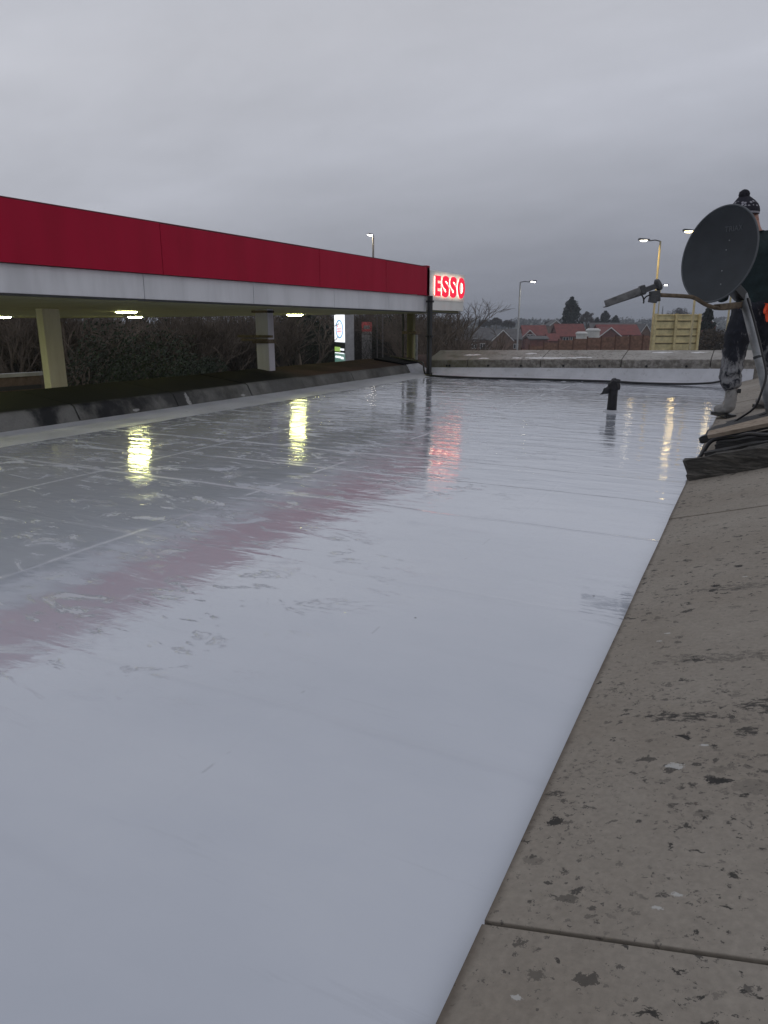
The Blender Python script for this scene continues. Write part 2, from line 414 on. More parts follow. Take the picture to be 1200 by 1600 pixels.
            colr = t.mix(t.math('MULTIPLY', t.math('MULTIPLY', top, brown), .85), colr, (.075, .036, .026))
            colr = t.mix(t.math('MULTIPLY', t.math('MULTIPLY', top, t.math('SUBTRACT', 1.0, brown)), .9), colr, (.008, .0075, .006))
            colr = t.mix(t.math('MULTIPLY', moss, .35), colr, (.035, .030, .018))
            blk = t.step(t.noise(t.coord(scale=(1, 1, .6), loc=(5, 1, 0)), 1.9, 6, .62), .42, .58)
            near = t.math('SUBTRACT', 1.0, t.step(sp.outputs[1], 4.2, 7.6))
            blk = t.math('MULTIPLY', blk, t.math('ADD', .35, t.math('MULTIPLY', near, .65)))
            blk = t.math('MAXIMUM', blk, t.math('MULTIPLY', near, top))
            colr = t.mix(t.math('MULTIPLY', blk, .92), colr, (.012, .013, .016))
            wh = t.blob(c, -5.13, 5.62, .05, .03, .45, 40)
            for by in (4.9, 6.5): wh = t.math('ADD', wh, t.blob(c, -5.12, by, .008, .04, .36, 44), clamp=True)
            colr = t.mix(t.math('MULTIPLY', wh, .45), colr, (.6, .6, .6))
            t.put(p.inputs['Roughness'], t.math('SUBTRACT', .9, t.math('MULTIPLY', blk, t.math('MULTIPLY', t.math('SUBTRACT', 1.0, top), .45)))); p.inputs['Specular IOR Level'].default_value = .06
        if kind != 'left': p.inputs['Roughness'].default_value = .85
        t.put(p.inputs['Base Color'], colr)
        b = t.node('ShaderNodeBump', {'Strength': 1.0, 'Distance': .006 if kind != 'right' else .0022,
                                      'Height': t.math('ADD', n2, t.math('MULTIPLY', n3, .35))})
        t.put(p.inputs['Normal'], b.outputs[0])
    return fn
M_cr = mat('weathered_coping', coping_fn('right')); M_cf = mat('far_coping', coping_fn('far')); M_cl = mat('mossy_coping', coping_fn('left'))

def panel_fn(base, streak, rough, joints=None):
    def fn(t, p):
        c = t.coord(); n = t.noise(t.coord(scale=(1, 1, .18)), 3.5, 5, .6); n2 = t.noise(c, 22, 4, .7)
        colr = t.mix(t.math('MULTIPLY', t.step(n, .42, .7), .5), base, streak)
        colr = t.mix(t.math('MULTIPLY', t.step(n2, .66, .8), .4), colr, tuple(k * .45 for k in base))
        t.put(p.inputs['Base Color'], colr)
        t.put(p.inputs['Roughness'], t.math('ADD', rough, t.math('MULTIPLY', n, .15)))
        b = t.node('ShaderNodeBump', {'Strength': 1.0, 'Distance': .010, 'Height': t.noise(c, 1.7, 3, .5)})
        t.put(p.inputs['Normal'], b.outputs[0])
    return fn
M_red = mat('red_fascia_paint', panel_fn((.36, .003, .030), (.27, .004, .022), .5), spec=.18)
M_white = mat('white_fascia_paint', panel_fn((.62, .63, .66), (.42, .43, .45), .35))
M_soffit = mat('soffit_metal', panel_fn((.40, .39, .25), (.29, .28, .15), .55), spec=.25)
M_colpaint = mat('column_paint', panel_fn((.78, .77, .68), (.38, .35, .27), .55))
M_colgrey = mat('column_render', panel_fn((.52, .49, .45), (.34, .30, .26), .7))
M_dark = mat('black_plastic', color=(.012, .012, .014), rough=.45, vary=.2, vscale=20)
M_darkmetal = mat('dark_metal', color=(.045, .047, .05), rough=.4, metal=.4)
M_steel = mat('galvanised_steel', color=(.30, .31, .32), rough=.5, metal=.5, vary=.2, vscale=12)
M_rust = mat('rusted_paint', color=(.16, .12, .08), rough=.75, vary=.3, vscale=25, bump=.002, bscale=60)
def lampmat(n, c, s): return mat(n, color=(.8, .8, .8), emit=c, estr=s, vary=.02)
M_lamp = lampmat('canopy_lamp', (.98, 1.0, .40), 60)
M_halo = lampmat('halo_led', (1.0, 1.0, .70), 4.5)
M_letter = mat('red_letter', color=(.75, .01, .04), rough=.4, emit=(1.0, .008, .055), estr=.72, vary=.02)
M_signwhite = mat('sign_white_panel', panel_fn((.74, .75, .73), (.60, .61, .58), .35))

# ---------------------------------------------------------------- the setting
def ground_h(x, y):
    """height of the land at view-frame (x, y)"""
    d = y if y > 0 else 0
    def sm(a, b, v):
        k = min(1, max(0, (v - a) / (b - a))); return k * k * (3 - 2 * k)
    h = -3.1 - 6.9 * sm(78, 190, d) + 1.0 * sm(260, 420, d) + 9.3 * sm(420, 760, d) - 10 * sm(900, 1500, d)
    if d > 300: h += 2.2 * noise.noise(Vector((x * .004, y * .004, 3))) * sm(300, 700, d)
    return h
g = MB()
ys = [-60, -20, 0, 20, 40, 60, 78, 90, 105, 120, 140, 165, 190, 230, 280, 340, 400, 460, 520, 580, 640, 700, 760, 850, 950, 1150, 1500, 2500]
xs = [-1500, -1000, -700, -500, -350, -220, -140, -80, -40, 0, 40, 80, 140, 220, 350, 500, 700, 1000, 1500]
for y in ys:
    for x in xs: g.v.append(VW(x, y, ground_h(x, y)))
nx = len(xs)
for j in range(len(ys) - 1):
    for i in range(nx - 1): g.f.append((j * nx + i, j * nx + i + 1, (j + 1) * nx + i + 1, (j + 1) * nx + i))
M_ground = mat('rough_grass_land', color=(.045, .05, .028), rough=.95, vary=.25, vscale=.15)
struct(g.build('ground', M_ground, smooth=True))
M_conc = mat('forecourt_concrete', color=(.30, .30, .28), rough=.7, vary=.2, vscale=1.5)
fc = MB(); fc.box((-8.5, 7, -3.09), (30, 34, .012)); struct(fc.build('forecourt', M_conc))
M_asph = mat('road_asphalt', color=(.045, .045, .048), rough=.65, vary=.2, vscale=3)
rd = MB(); q = [VW(-60, 52, -3.084), VW(60, 52, -3.084), VW(60, 60, -3.084), VW(-60, 60, -3.084)]
rd.hexa([p + Vector((0, 0, -.01)) for p in q], q); struct(rd.build('road', M_asph))

# ---------------------------------------------------------------- the shop building: roof, upstands, copings
shop = thing('shop_building', 'flat roofed shop in the foreground, freshly coated wet white roof with grey sloping copings', 'building')
rf = MB()
T0, T1, S0, S1 = -5.14, -.235, -4.0, 11.5
rf.add([(T0, S0, 0), (T1, S0, 0), (T1, S1, 0), (T0, S1, 0)], [(0, 1, 2, 3)])
rf.build('roof_surface', M_roof, shop, label='glossy white roof coating, wet and reflecting the canopy lights')
wl = MB(); wl.box(((-5.85 + .0) / 2 + .3, 3.4, -1.62), (6.3, 16.0, 2.96))
M_brick = mat('shop_brick', color=(.22, .12, .08), rough=.9, vary=.2, vscale=10)
wl.build('wall', M_brick, shop)
# left upstand (coved) and far upstand, both brought up in the white coating
up = MB()
cv_ = [(-4.62, .0), (-4.66, -.03), (-5.13, -.03), (-5.13, .026), (-5.06, .020), (-4.92, .010), (-4.76, .004)]
up.extr(cv_, S0, 10.97, lambda a, b, p: (a, p, b + .001))
up.build('left_upstand', M_upstand, shop, smooth=False)
def zl(t_, a, b): return a + (b - a) * (t_ + 4.7) / 4.3     # a at the left end, b at the right end
fu = MB()
n = 14
for i in range(n):
    t0 = -4.86 + i * 4.86 / n; t1 = -4.86 + (i + 1) * 4.86 / n
    pr = lambda tt: [Vector((tt, 10.84, -.002)), Vector((tt, 10.96, .03)), Vector((tt, 11.09, zl(tt, .125, .232))), Vector((tt, 11.14, -.05))]
    fu.hexa(pr(t0), pr(t1))
fu.build('far_upstand', M_upstand, shop)
# white painted corner lump where the left coping stops
cor = MB()
ring = []
for k, (ty, hz, wd) in enumerate([(10.94, .02, .40), (10.965, .12, .42), (11.0, .165, .46), (11.08, .175, .49), (11.25, .175, .50), (11.45, .17, .50)]):
    ring.append([(-5.21 + wd * (1 - math.cos(a)) * .62, ty, hz * math.sin(math.pi / 2 + a * .98) * 1.0 - .004) for a in [i * math.pi / 2 / 7 for i in range(8)]])
vs = [p for r_ in ring for p in r_]; fs = []
for i in range(len(ring) - 1):
    for k in range(7): fs.append((i * 8 + k, i * 8 + k + 1, (i + 1) * 8 + k + 1, (i + 1) * 8 + k))
cor.add(vs, fs); cor.build('corner_upstand', M_upstand, shop, smooth=True, label='white painted bulge in the roof corner')

# right copings: boards 2.4 m long, sloping up to the right, lapped at the joints
joints = [-4.0, -1.595, .803, 3.2, 5.6, 8.0, 10.4, 12.6]
SL = math.tan(R(16))
for i in range(len(joints) - 1):
    a, b = joints[i] + .0035, joints[i + 1] - .0035
    lift = (.004 if i % 2 else 0.0); tw = random.uniform(-.002, .002)
    def cpt(t_, s_, dz): return Vector((t_, s_, .022 + lift + SL * (t_ + .25) + dz + tw * (s_ - a)))
    m = MB(); ns, nt = 6, 12
    tvals = [-.252 + (1.75 + .252) * k / nt for k in range(nt + 1)]
    svals = [a + (b - a) * k / ns for k in range(ns + 1)]
    jit = [random.uniform(-.001, .001) for _ in svals]
    top = [[cpt(tv + (jit[j] if k == 0 else 0), sv, 0) for k, tv in enumerate(tvals)] for j, sv in enumerate(svals)]
    bot = [[p + Vector((0, 0, -.024)) for p in r_] for r_ in top]
    W = nt + 1; vs = [p for r_ in top for p in r_] + [p for r_ in bot for p in r_]; o_ = W * (ns + 1); fs = []
    for j in range(ns):
        for k in range(nt):
            fs.append((j * W + k, j * W + k + 1, (j + 1) * W + k + 1, (j + 1) * W + k))
            fs.append((o_ + j * W + k, o_ + (j + 1) * W + k, o_ + (j + 1) * W + k + 1, o_ + j * W + k + 1))
        fs.append((j * W, (j + 1) * W, o_ + (j + 1) * W, o_ + j * W)); fs.append((j * W + nt, o_ + j * W + nt, o_ + (j + 1) * W + nt, (j + 1) * W + nt))
    for k in range(nt):
        fs.append((k, o_ + k, o_ + k + 1, k + 1)); m0 = ns * W
        fs.append((m0 + k, m0 + k + 1, o_ + m0 + k + 1, o_ + m0 + k))
    m.add(vs, fs); m.build('coping_board', M_cr, shop, bevel=.0015)
bed = MB(); bed.extr([(-.245, -.05), (-.245, -.006), (1.74, -.006 + SL * 1.985), (1.74, -.05)], -4, 12.6, lambda a, b, p: (a, p, b))
bed.build('coping_bed', M_dark, shop)
# left copings
lj = [-4.0, 1.3, 3.0, 4.25, 5.45, 6.65, 7.75, 9.05, 10.96]
for i in range(len(lj) - 1):
    a, b = lj[i] + .007, lj[i + 1] - .007
    dz = random.uniform(-.006, .006); dx = random.uniform(-.008, .008)
    m = MB(); ns = 5
    for k in range(ns):
        s0, s1 = a + (b - a) * k / ns, a + (b - a) * (k + 1) / ns
        m.extr([(-5.095 + dx, .0), (-5.172 + dx, .142 + dz), (-5.205 + dx, .160 + dz), (-5.87, .245 + dz), (-5.88, -.05), (-5.13, -.05)], s0, s1, lambda p, q_, r_: (p, r_, q_))
    m.build('coping_board', M_cl, shop)
# the stretch of left coping past the gap, running into the far coping
m = MB(); m.extr([(-5.20, -.02), (-5.22, .15), (-5.87, .235), (-5.88, -.05)], 11.45, 13.2, lambda p, q_, r_: (p, r_, q_)); m.build('coping_board', M_cl, shop)
blk = MB(); blk.extr([(-5.18, .150), (-5.20, .168), (-5.74, .240), (-5.74, .215), (-5.20, .148)], 10.85, 11.6, lambda p, q_, r_: (p, r_, q_ + .012)); blk.build('flashing_strip', mat('black_flashing', color=(.008, .008, .010), rough=.9, spec=.1), shop, label='loose black flashing on the corner of the left coping')
# far copings
fj = [-4.86, -4.15, -2.95, -1.75, -.55, .75]
for i in range(len(fj) - 1):
    m = MB(); a, b = fj[i] + .006, fj[i + 1] - .006; dz = random.uniform(-.004, .004)
    def pr(tt):
        z0, z1 = zl(tt, .115, .222) + dz, zl(tt, .375, .452) + dz
        return [Vector((tt, 11.08, z0)), Vector((tt, 11.075, z0 + .115)), Vector((tt, 11.11, z0 + .13)), Vector((tt, 11.62, z1)), Vector((tt, 11.63, -.05)), Vector((tt, 11.14, -.05))]
    A, B = pr(a), pr(b)
    m.add(A + B, [(5, 4, 3, 2, 1, 0), (6, 7, 8, 9, 10, 11)] + [(k, (k + 1) % 6, 6 + (k + 1) % 6, 6 + k) for k in range(6)])
    m.build('coping_board', M_cf, shop)
    for tt in (a + .35, b - .3):
        bl = MB(); bl.tube([(tt, 11.085, zl(tt, .115, .222) + .03 + dz), (tt, 11.062, zl(tt, .115, .222) + .03 + dz)], .018, 8); bl.build('fixing_bolt', M_dark, shop)

# ---------------------------------------------------------------- the petrol canopy
can = thing('filling_station_canopy', 'long red and white petrol station canopy with green lit underside beyond the left coping', 'canopy', (-10, 5, -3.09))
FT = -4.75; NEAR = -6.0; END = 10.87; ZT, ZM, ZB = 1.675, 1.252, 1.022
pj = [NEAR, -3.2, -.4, 2.3, 5.0, 7.6, 9.35, END]
def zb(s_): return 1.066 - .0056 * s_
def fpan(s0, s1, z0, z1, off, name, m_, thick=.03):
    b = MB(); b.box((FT + off - thick / 2, (s0 + s1) / 2, (z0 + z1) / 2), (thick, s1 - s0 - .005, z1 - z0)); return b.build(name, m_, can, bevel=.004)
for i in range(len(pj) - 1):
    fpan(pj[i], pj[i + 1], ZM, ZT + (.003 if i % 2 else 0), 0, 'red_fascia_panel', M_red)
wj = [NEAR, -2.2, .3, 2.9, 4.8, 6.35, 8.0, 9.5, END]
for i in range(len(wj) - 1):
    b = MB(); a_, c_ = wj[i] + .003, wj[i + 1] - .003; x0_, x1_ = FT - .045 - .03, FT - .045; z1_ = ZM - .004
    b.hexa([Vector((x0_, a_, zb(a_))), Vector((x1_, a_, zb(a_))), Vector((x1_, c_, zb(c_))), Vector((x0_, c_, zb(c_)))], [Vector((x0_, a_, z1_)), Vector((x1_, a_, z1_)), Vector((x1_, c_, z1_)), Vector((x0_, c_, z1_))])
    b.build('white_fascia_panel', M_white, can, bevel=.003)
b = MB(); b.box((FT - .03, (NEAR + END) / 2, ZT + .008), (.06, END - NEAR, .008)); b.build('top_trim', mat('dark_red_trim', color=(.12, .01, .02), rough=.5), can)
b = MB(); f4 = lambda s_, o_: [Vector((FT - .16, s_, zb(s_) - .014 + o_)), Vector((FT - .04, s_, zb(s_) - .014 + o_)), Vector((FT - .04, s_, zb(s_) - .002 + o_)), Vector((FT - .16, s_, zb(s_) - .002 + o_))]
b.hexa(f4(NEAR, 0), f4(12.4, 0)); b.build('bottom_trim', M_darkmetal, can)
# raised end cap of the red band
b = MB(); b.box((FT - .085, END - .05, (ZT + ZM) / 2 + .012), (.17, .11, ZT - ZM + .03)); b.build('fascia_end_cap', M_red, can, bevel=.006)
# soffit: falls slightly towards the far side
FAR = -14.6
def szl(t_, s_): return zb(s_) + (.935 - zb(s_)) * (t_ - FT + .08) / (FAR - FT + .08)
sf = MB(); zf = .935
sf.hexa([Vector((FT - .08, NEAR, zb(NEAR))), Vector((FT - .08, 12.38, zb(12.38))), Vector((FAR, 12.38, zf)), Vector((FAR, NEAR, zf))],
        [Vector((FT - .08, NEAR, zb(NEAR) + .05)), Vector((FT - .08, 12.38, zb(12.38) + .05)), Vector((FAR, 12.38, zf + .05)), Vector((FAR, NEAR, zf + .05))])
sf.build('soffit', M_soffit, can)
rb = MB()
for k in range(33):
    t_ = FT - .25 - k * .3; q_ = [Vector((t_ + a_, s_, szl(t_, s_) + b_)) for s_ in (NEAR, 12.37) for a_, b_ in ((-.006, -.005), (.006, -.005), (.006, .004), (-.006, .004))]
    rb.hexa(q_[:4], q_[4:])
rb.build('soffit_rib', M_soffit, can)
dk = MB(); dk.box(((FT + FAR) / 2 - .1, (NEAR + 12.3) / 2, 1.35), (FT - FAR - .4, 12.3 - NEAR - .2, .08)); dk.build('canopy_deck', M_steel, can)
ff = MB(); ff.box((FAR - .02, (NEAR + 12.38) / 2, (ZT + zf) / 2), (.04, 12.38 - NEAR, ZT - zf)); ff.build('far_fascia', M_red, can)
# ceiling lights
LT = [(-7.6, 7.25), (-11.3, 11.0), (-7.35, 10.9), (-12.6, 9.0), (-11.3, 5.4), (-6.65, 3.9), (-7.6, -.4), (-11.3, .8), (-7.6, -4)]  # one unseen light is set just out of frame to brighten the left column
for (t_, s_) in LT:
    z_ = szl(t_, s_)
    b = MB(); b.box((t_, s_, z_ - .008), (.34, .34, .012)); fr = b.build('ceiling_light', M_steel, can)
    b = MB(); b.tube([(t_, s_, z_ - .040), (t_, s_, z_ - .030), (t_, s_, z_ - .016)], [.10, .135, .145], 20); b.build('diffuser', M_lamp, fr)
# columns
def column(t_, s_, wt, ws, z0, m_):
    b = MB(); b.box((t_, s_, (z0 + szl(t_, s_)) / 2), (wt, ws, szl(t_, s_) - z0)); return b.build('column', m_, can, bevel=.008)
column(-7.32, 5.80, .11, .235, -3.08, M_colpaint)
c2 = column(-5.78, 7.86, .20, .13, -3.08, mat('pale_column_render', panel_fn((.58, .57, .64), (.40, .37, .37), .7)))
for z_, a_, b_, h_ in ((.60, .25, .18, .05), (.975, .24, .17, .03)): MB().box((-5.80, 7.86, z_), (a_, b_, h_)).build('column_collar', M_rust, c2)
MB().box((-5.86, 7.75, .665), (.55, .035, .03)).build('bracket', M_rust, c2); MB().box((-5.86, 7.74, .62), (.42, .03, .025)).build('bracket', M_rust, c2)
c3 = column(-5.66, 12.15, .12, .11, -3.08, mat('stained_column', panel_fn((.20, .185, .10), (.12, .11, .06), .8)))
b = MB(); b.box((-5.62, 12.08, .66), (.28, .20, .05)); b.build('column_collar', M_rust, c3)
b = MB(); b.tube([(-5.50, 12.02, .1), (-5.50, 12.02, .62)], .035, 8); b.build('conduit', M_steel, c3)
b = MB(); b.box((-5.76, 12.02, .62), (.025, .03, .9)); b.build('conduit', M_darkmetal, c3)
# illuminated sign box at the end of the fascia
sg = MB(); sg.box((FT - .172, (END + 12.40) / 2, (1.03 + 1.645) / 2), (.34, 12.40 - END, 1.645 - 1.03))
sign = sg.build('sign_box', M_signwhite, can, bevel=.006, label='white sign panel lit yellow-white round its red letters')
FACE = FT - .002
def letter(ch, s0, s1, z0, z1, name='letter', m_=None, dx=.075, ext=.012, parent=None, grow=.03, axis='s', origin=None, xdir=None):
    cu = bpy.data.curves.new('txt', 'FONT'); cu.body = ch; cu.extrude = ext; cu.offset = grow
    to = bpy.data.objects.new('txt', cu); col.objects.link(to)
    bpy.context.view_layer.update()
    dg = bpy.context.evaluated_depsgraph_get(); me = bpy.data.meshes.new_from_object(to.evaluated_get(dg))
    bpy.data.objects.remove(to)
    xs_ = [v.co.x for v in me.vertices]; ys_ = [v.co.y for v in me.vertices]
    x0, x1, y0, y1 = min(xs_), max(xs_), min(ys_), max(ys_)
    for v in me.vertices:
        s_ = s0 + (v.co.x - x0) / (x1 - x0) * (s1 - s0); z_ = z0 + (v.co.y - y0) / (y1 - y0) * (z1 - z0)
        if origin is None: v.co = (FACE + dx + v.co.z, s_, z_)
        else: v.co = origin + xdir * s_ + Vector((0, 0, z_)) + xdir.cross(Vector((0, 0, 1))) * (dx + v.co.z)
    me.name = name; me.materials.clear()
    return mesh_obj(name, me, m_, parent)
def face_fn(t, p):  # glow round the letters painted as emission, fading out from the centre
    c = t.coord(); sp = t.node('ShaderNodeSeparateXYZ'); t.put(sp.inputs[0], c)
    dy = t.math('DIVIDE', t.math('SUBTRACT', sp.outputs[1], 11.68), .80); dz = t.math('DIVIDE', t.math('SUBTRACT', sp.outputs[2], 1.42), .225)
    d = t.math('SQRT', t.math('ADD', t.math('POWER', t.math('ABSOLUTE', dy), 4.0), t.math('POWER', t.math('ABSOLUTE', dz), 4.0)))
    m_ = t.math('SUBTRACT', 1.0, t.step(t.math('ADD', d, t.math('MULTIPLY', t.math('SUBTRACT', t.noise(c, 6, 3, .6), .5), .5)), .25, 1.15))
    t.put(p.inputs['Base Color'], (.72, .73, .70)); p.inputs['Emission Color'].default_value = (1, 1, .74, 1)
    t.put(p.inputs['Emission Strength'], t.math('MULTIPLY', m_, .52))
M_face = mat('sign_face_painted_glow', face_fn, rough=.4)
b = MB(); b.box((FACE + .004, (END + 12.40) / 2, (1.18 + 1.64) / 2), (.008, 12.40 - END - .012, .455)); b.build('painted_glow_face', M_face, sign)
for ch, a, b_ in (('E', 11.045, 11.27), ('S', 11.33, 11.63), ('S', 11.68, 11.975), ('O', 12.03, 12.37)):
    zt = 1.567 + (a - 11.0) * .006
    pad = .012 if ch != 'E' else 0
    letter(ch, a, b_, 1.255 - pad, zt + pad, 'letter', M_letter, .026, .006, sign, .050)
    letter(ch, a + .016, b_ - .016, 1.270 - pad, zt - .015 + pad, 'halo_strip', M_halo, .012, .003, sign, .03)

# drain pipe at the end of the fascia, and the black cable round the roof
pipe = thing('drain_pipe', 'thin dark pipe standing from the roof corner up to the end of the canopy fascia', 'pipe', (-4.70, 10.80, 0))
b = MB(); b.tube([(-4.70, 10.82, -.01), (-4.70, 10.82, 1.245)], .030, 10); b.tube([(-4.745, 10.82, .0), (-4.745, 10.82, 1.245)], .016, 8); b.build('pipe_run', M_darkmetal, pipe)
for z_ in (.62, 1.16): MB().box((-4.715, 10.82, z_), (.11, .07, .03)).build('pipe_clip', M_dark, pipe)
b = MB(); b.tube([(-4.70, 10.82, 0), (-4.70, 10.82, .05)], .045, 10); b.build('pipe_foot', M_dark, pipe)

def smooth_path(pts, n=8):
    pts = [Vector(p) for p in pts]; outp = []
    for i in range(len(pts) - 1):
        p0 = pts[max(i - 1, 0)]; p1 = pts[i]; p2 = pts[i + 1]; p3 = pts[min(i + 2, len(pts) - 1)]
        for k in range(n):
            t_ = k / n
            outp.append(.5 * ((2 * p1) + (p2 - p0) * t_ + (2 * p0 - 5 * p1 + 4 * p2 - p3) * t_ ** 2 + (3 * p1 - p0 - 3 * p2 + p3) * t_ ** 3))
    outp.append(pts[-1]); return outp
b = MB(); b.tube(smooth_path([(-5.75, 11.5, .26), (-5.4, 11.4, .22), (-5.15, 11.25, .205), (-4.95, 11.1, .18), (-4.82, 10.86, .08), (-4.72, 10.74, .02), (-4.5, 10.62, .014), (-4.2, 10.56, .014), (-3.65, 10.56, .014), (-3.2, 10.66, .014),
                               (-2.8, 10.70, .014), (-1.9, 10.78, .014), (-1.4, 10.68, .014), (-.95, 10.72, .016), (-.66, 10.78, .026), (-.42, 10.92, .05), (-.2, 11.08, .14), (.25, 11.4, .40), (.9, 11.5, .42)]), .015, 8)
tag(b.build('cable', M_dark, smooth=True), 'long black cable lying along the far edge of the white roof', 'cable')

# short black vent pipe wrapped in membrane
vp = thing('vent_pipe', 'short black roof vent pipe with torn felt flap standing on the white roof', 'vent pipe', (-1.19, 7.2, 0))
M_felt = mat('torn_felt', color=(.012, .012, .016), rough=.6, vary=.3, vscale=20, bump=.01, bscale=25)
b = MB(); rr = [.048, .045, .043, .044, .043]; pts = [(-1.19, 7.2, -.01), (-1.19, 7.2, .06), (-1.19, 7.2, .13), (-1.19, 7.2, .2), (-1.19, 7.2, .26)]
b.tube(pts, rr, 14); b.build('pipe', M_felt, vp, smooth=True)
sk = MB(); sk.tube([(-1.19, 7.2, -.002), (-1.19, 7.2, .006), (-1.19, 7.2, .02)], [.085, .07, .05], 14); sk.build('pipe_collar', M_upstand, vp, smooth=True)
def crumple(mb, amp, sc, name, m_, parent, lab=None, smooth=True):
    o = mb.build(name, m_, parent, smooth, label=lab)
    s_ = o.modifiers.new('sub', 'SUBSURF'); s_.subdivision_type = 'SIMPLE'; s_.levels = 3; s_.render_levels = 3
    bpy.context.view_layer.update(); dg = bpy.context.evaluated_depsgraph_get()
    me = bpy.data.meshes.new_from_object(o.evaluated_get(dg)); o.modifiers.clear(); o.data = me
    for v in me.vertices: v.co = v.co + Vector((noise.noise(v.co * sc), noise.noise(v.co * sc + Vector((7, 1, 3))), noise.noise(v.co * sc + Vector((2, 9, 5))))) * amp
    return o
b = MB(); b.tube([(-1.19, 7.2, .22), (-1.188, 7.2, .27), (-1.178, 7.2, .305), (-1.186, 7.2, .322)], [.052, .058, .036, .008], 9); crumple(b, .018, 28, 'pipe_cap', M_felt, vp)
b = MB(); b.hexa([Vector((-1.215, 7.19, .28)), Vector((-1.225, 7.15, .19)), Vector((-1.29, 7.13, .165)), Vector((-1.275, 7.15, .215))],
                 [Vector((-1.21, 7.20, .275)), Vector((-1.22, 7.16, .185)), Vector((-1.285, 7.14, .16)), Vector((-1.27, 7.16, .21))]); crumple(b, .022, 30, 'felt_flap', M_felt, vp)

# ---------------------------------------------------------------- planks and boards on the right coping
def wood_fn(c0, c1, c2, bmp, wet=.8):
    def fn(t, p):
        n = t.noise(t.coord(scale=(2.0, 16, 16)), 5, 7, .68, .5); n2 = t.noise(t.coord(), 7, 4, .6)
        colr = t.ramp(n, [(.30, c0), (.5, c1), (.72, c2)]); colr = t.mix(t.math('MULTIPLY', t.step(n2, .5, .7), .4), colr, c0)
        t.put(p.inputs['Base Color'], colr); p.inputs['Roughness'].default_value = wet
        b = t.node('ShaderNodeBump', {'Strength': 1.0, 'Distance': bmp, 'Height': n}); t.put(p.inputs['Normal'], b.outputs[0])
    return fn
M_oldwood = mat('rotten_wood', wood_fn((.022, .02, .018), (.075, .07, .062), (.20, .185, .16), .02))
M_pale = mat('pale_wood', wood_fn((.20, .155, .115), (.34, .275, .21), (.42, .35, .28), .002))
M_blackwood = mat('black_wood', wood_fn((.006, .006, .007), (.018, .018, .018), (.05, .048, .045), .01, .6))
def plank(name, p0, p1, width_dir, wdt, thk, m_, label, cat='plank', group=None, n=16, rough=.004, sc=12, taper=1.0):
    """board lying from p0 to p1 (near lower edge); width along width_dir"""
    p0 = Vector(p0); p1 = Vector(p1); w_ = Vector(width_dir).normalized(); l_ = (p1 - p0).normalized(); u_ = l_.cross(w_).normalized()
    if u_.z < 0: u_ = -u_
    b_ = MB(); nw, nh = 4, 5; rings = []
    for i in range(n + 1):
        k = i / n; c_ = p0.lerp(p1, k); tw = wdt * (1 + (taper - 1) * (1 - k)); ring = []
        border = [(x / nw, 0) for x in range(nw)] + [(1, y / nh) for y in range(nh)] + [(1 - x / nw, 1) for x in range(nw)] + [(0, 1 - y / nh) for y in range(nh)]
        for a_, h_ in border:
            q_ = c_ + w_ * (a_ * tw) + u_ * (h_ * thk)
            nn = noise.noise(Vector((q_.x * 1.5, q_.y * sc, q_.z * sc * 1.6)) + p0) + .5 * noise.noise(q_ * sc * 2.3)
            ring.append(q_ + (w_ * (a_ - .5) + u_ * (h_ - .5)) * nn * rough * 3 + l_ * (random.uniform(-1, 1) * rough * 2 if i in (0, n) else 0))
        rings.append(ring)
    m_n = len(rings[0]); vs_ = [q_ for r_ in rings for q_ in r_]; fs_ = [tuple(range(m_n - 1, -1, -1)), tuple(range(n * m_n, (n + 1) * m_n))]
    for i in range(n):
        for k in range(m_n): fs_.append((i * m_n + k, i * m_n + (k + 1) % m_n, (i + 1) * m_n + (k + 1) % m_n, (i + 1) * m_n + k))
    b_.add(vs_, fs_); o = b_.build(name, m_, None, False)
    tag(o, label, cat, group); return o
def cz(t_): return .028 + SL * (t_ + .25)
GP = 'boards piled on the right coping'
plank('wooden_beam', (-.240, 4.04, cz(-.240) - .004), (1.25, 4.12, cz(1.25)), (0, 1, 0), .055, .112, M_oldwood,
      'thick rotten timber beam lying nearest the camera across the grey right coping', 'beam', GP, n=40, rough=.008, sc=20)
plank('wooden_batten', (-.17, 4.42, cz(-.17)), (1.25, 4.48, cz(1.25)), (0, 1, 0), .08, .075, M_blackwood,
      'slim black batten just behind the nearest rotten beam on the coping', 'batten', GP, n=30, rough=.006, sc=18)
plank('rubber_board', (-.13, 4.60, cz(-.13) + .012), (1.25, 4.68, cz(1.25) + .02), (0, 1, 0), .22, .075, M_blackwood,
      'black board stacked under the pale plank on the right coping', 'board', GP, n=20, rough=.006)
plank('pale_plank', (-.195, 4.62, .176), (1.2, 4.58, .60), (0, 1, .42), .20, .024, M_pale,
      'clean pale wooden plank lying on top of the black boards', 'plank', GP, n=20, rough=.0006, taper=.25)
plank('black_board', (-.238, 4.74, .128), (1.1, 4.84, .52), (.13, 1, .03), .46, .042, M_blackwood,
      'wet black board with its corner jutting over the white roof behind the pale plank', 'board', GP, n=20, rough=.006)
plank('split_board', (-.10, 5.32, cz(-.10) + .05), (.9, 5.5, cz(.9) + .12), (0, 1, 0), .16, .06, M_blackwood,
      'split dark board lying farthest back of the pile, below the boots', 'board', GP, n=20, rough=.008)
b = MB(); b.tube(smooth_path([(-.262, 4.30, .03), (-.245, 4.45, .045), (-.215, 4.62, .09), (-.17, 4.68, .16), (-.05, 4.6, .20), (.02, 4.47, .24), (.09, 4.36, .255), (.18, 4.25, .275), (.35, 4.2, .32)]), .012, 8)
tag(b.build('hose', M_dark, smooth=True), 'black hose looping round the end of the pale plank and over the beam', 'hose')

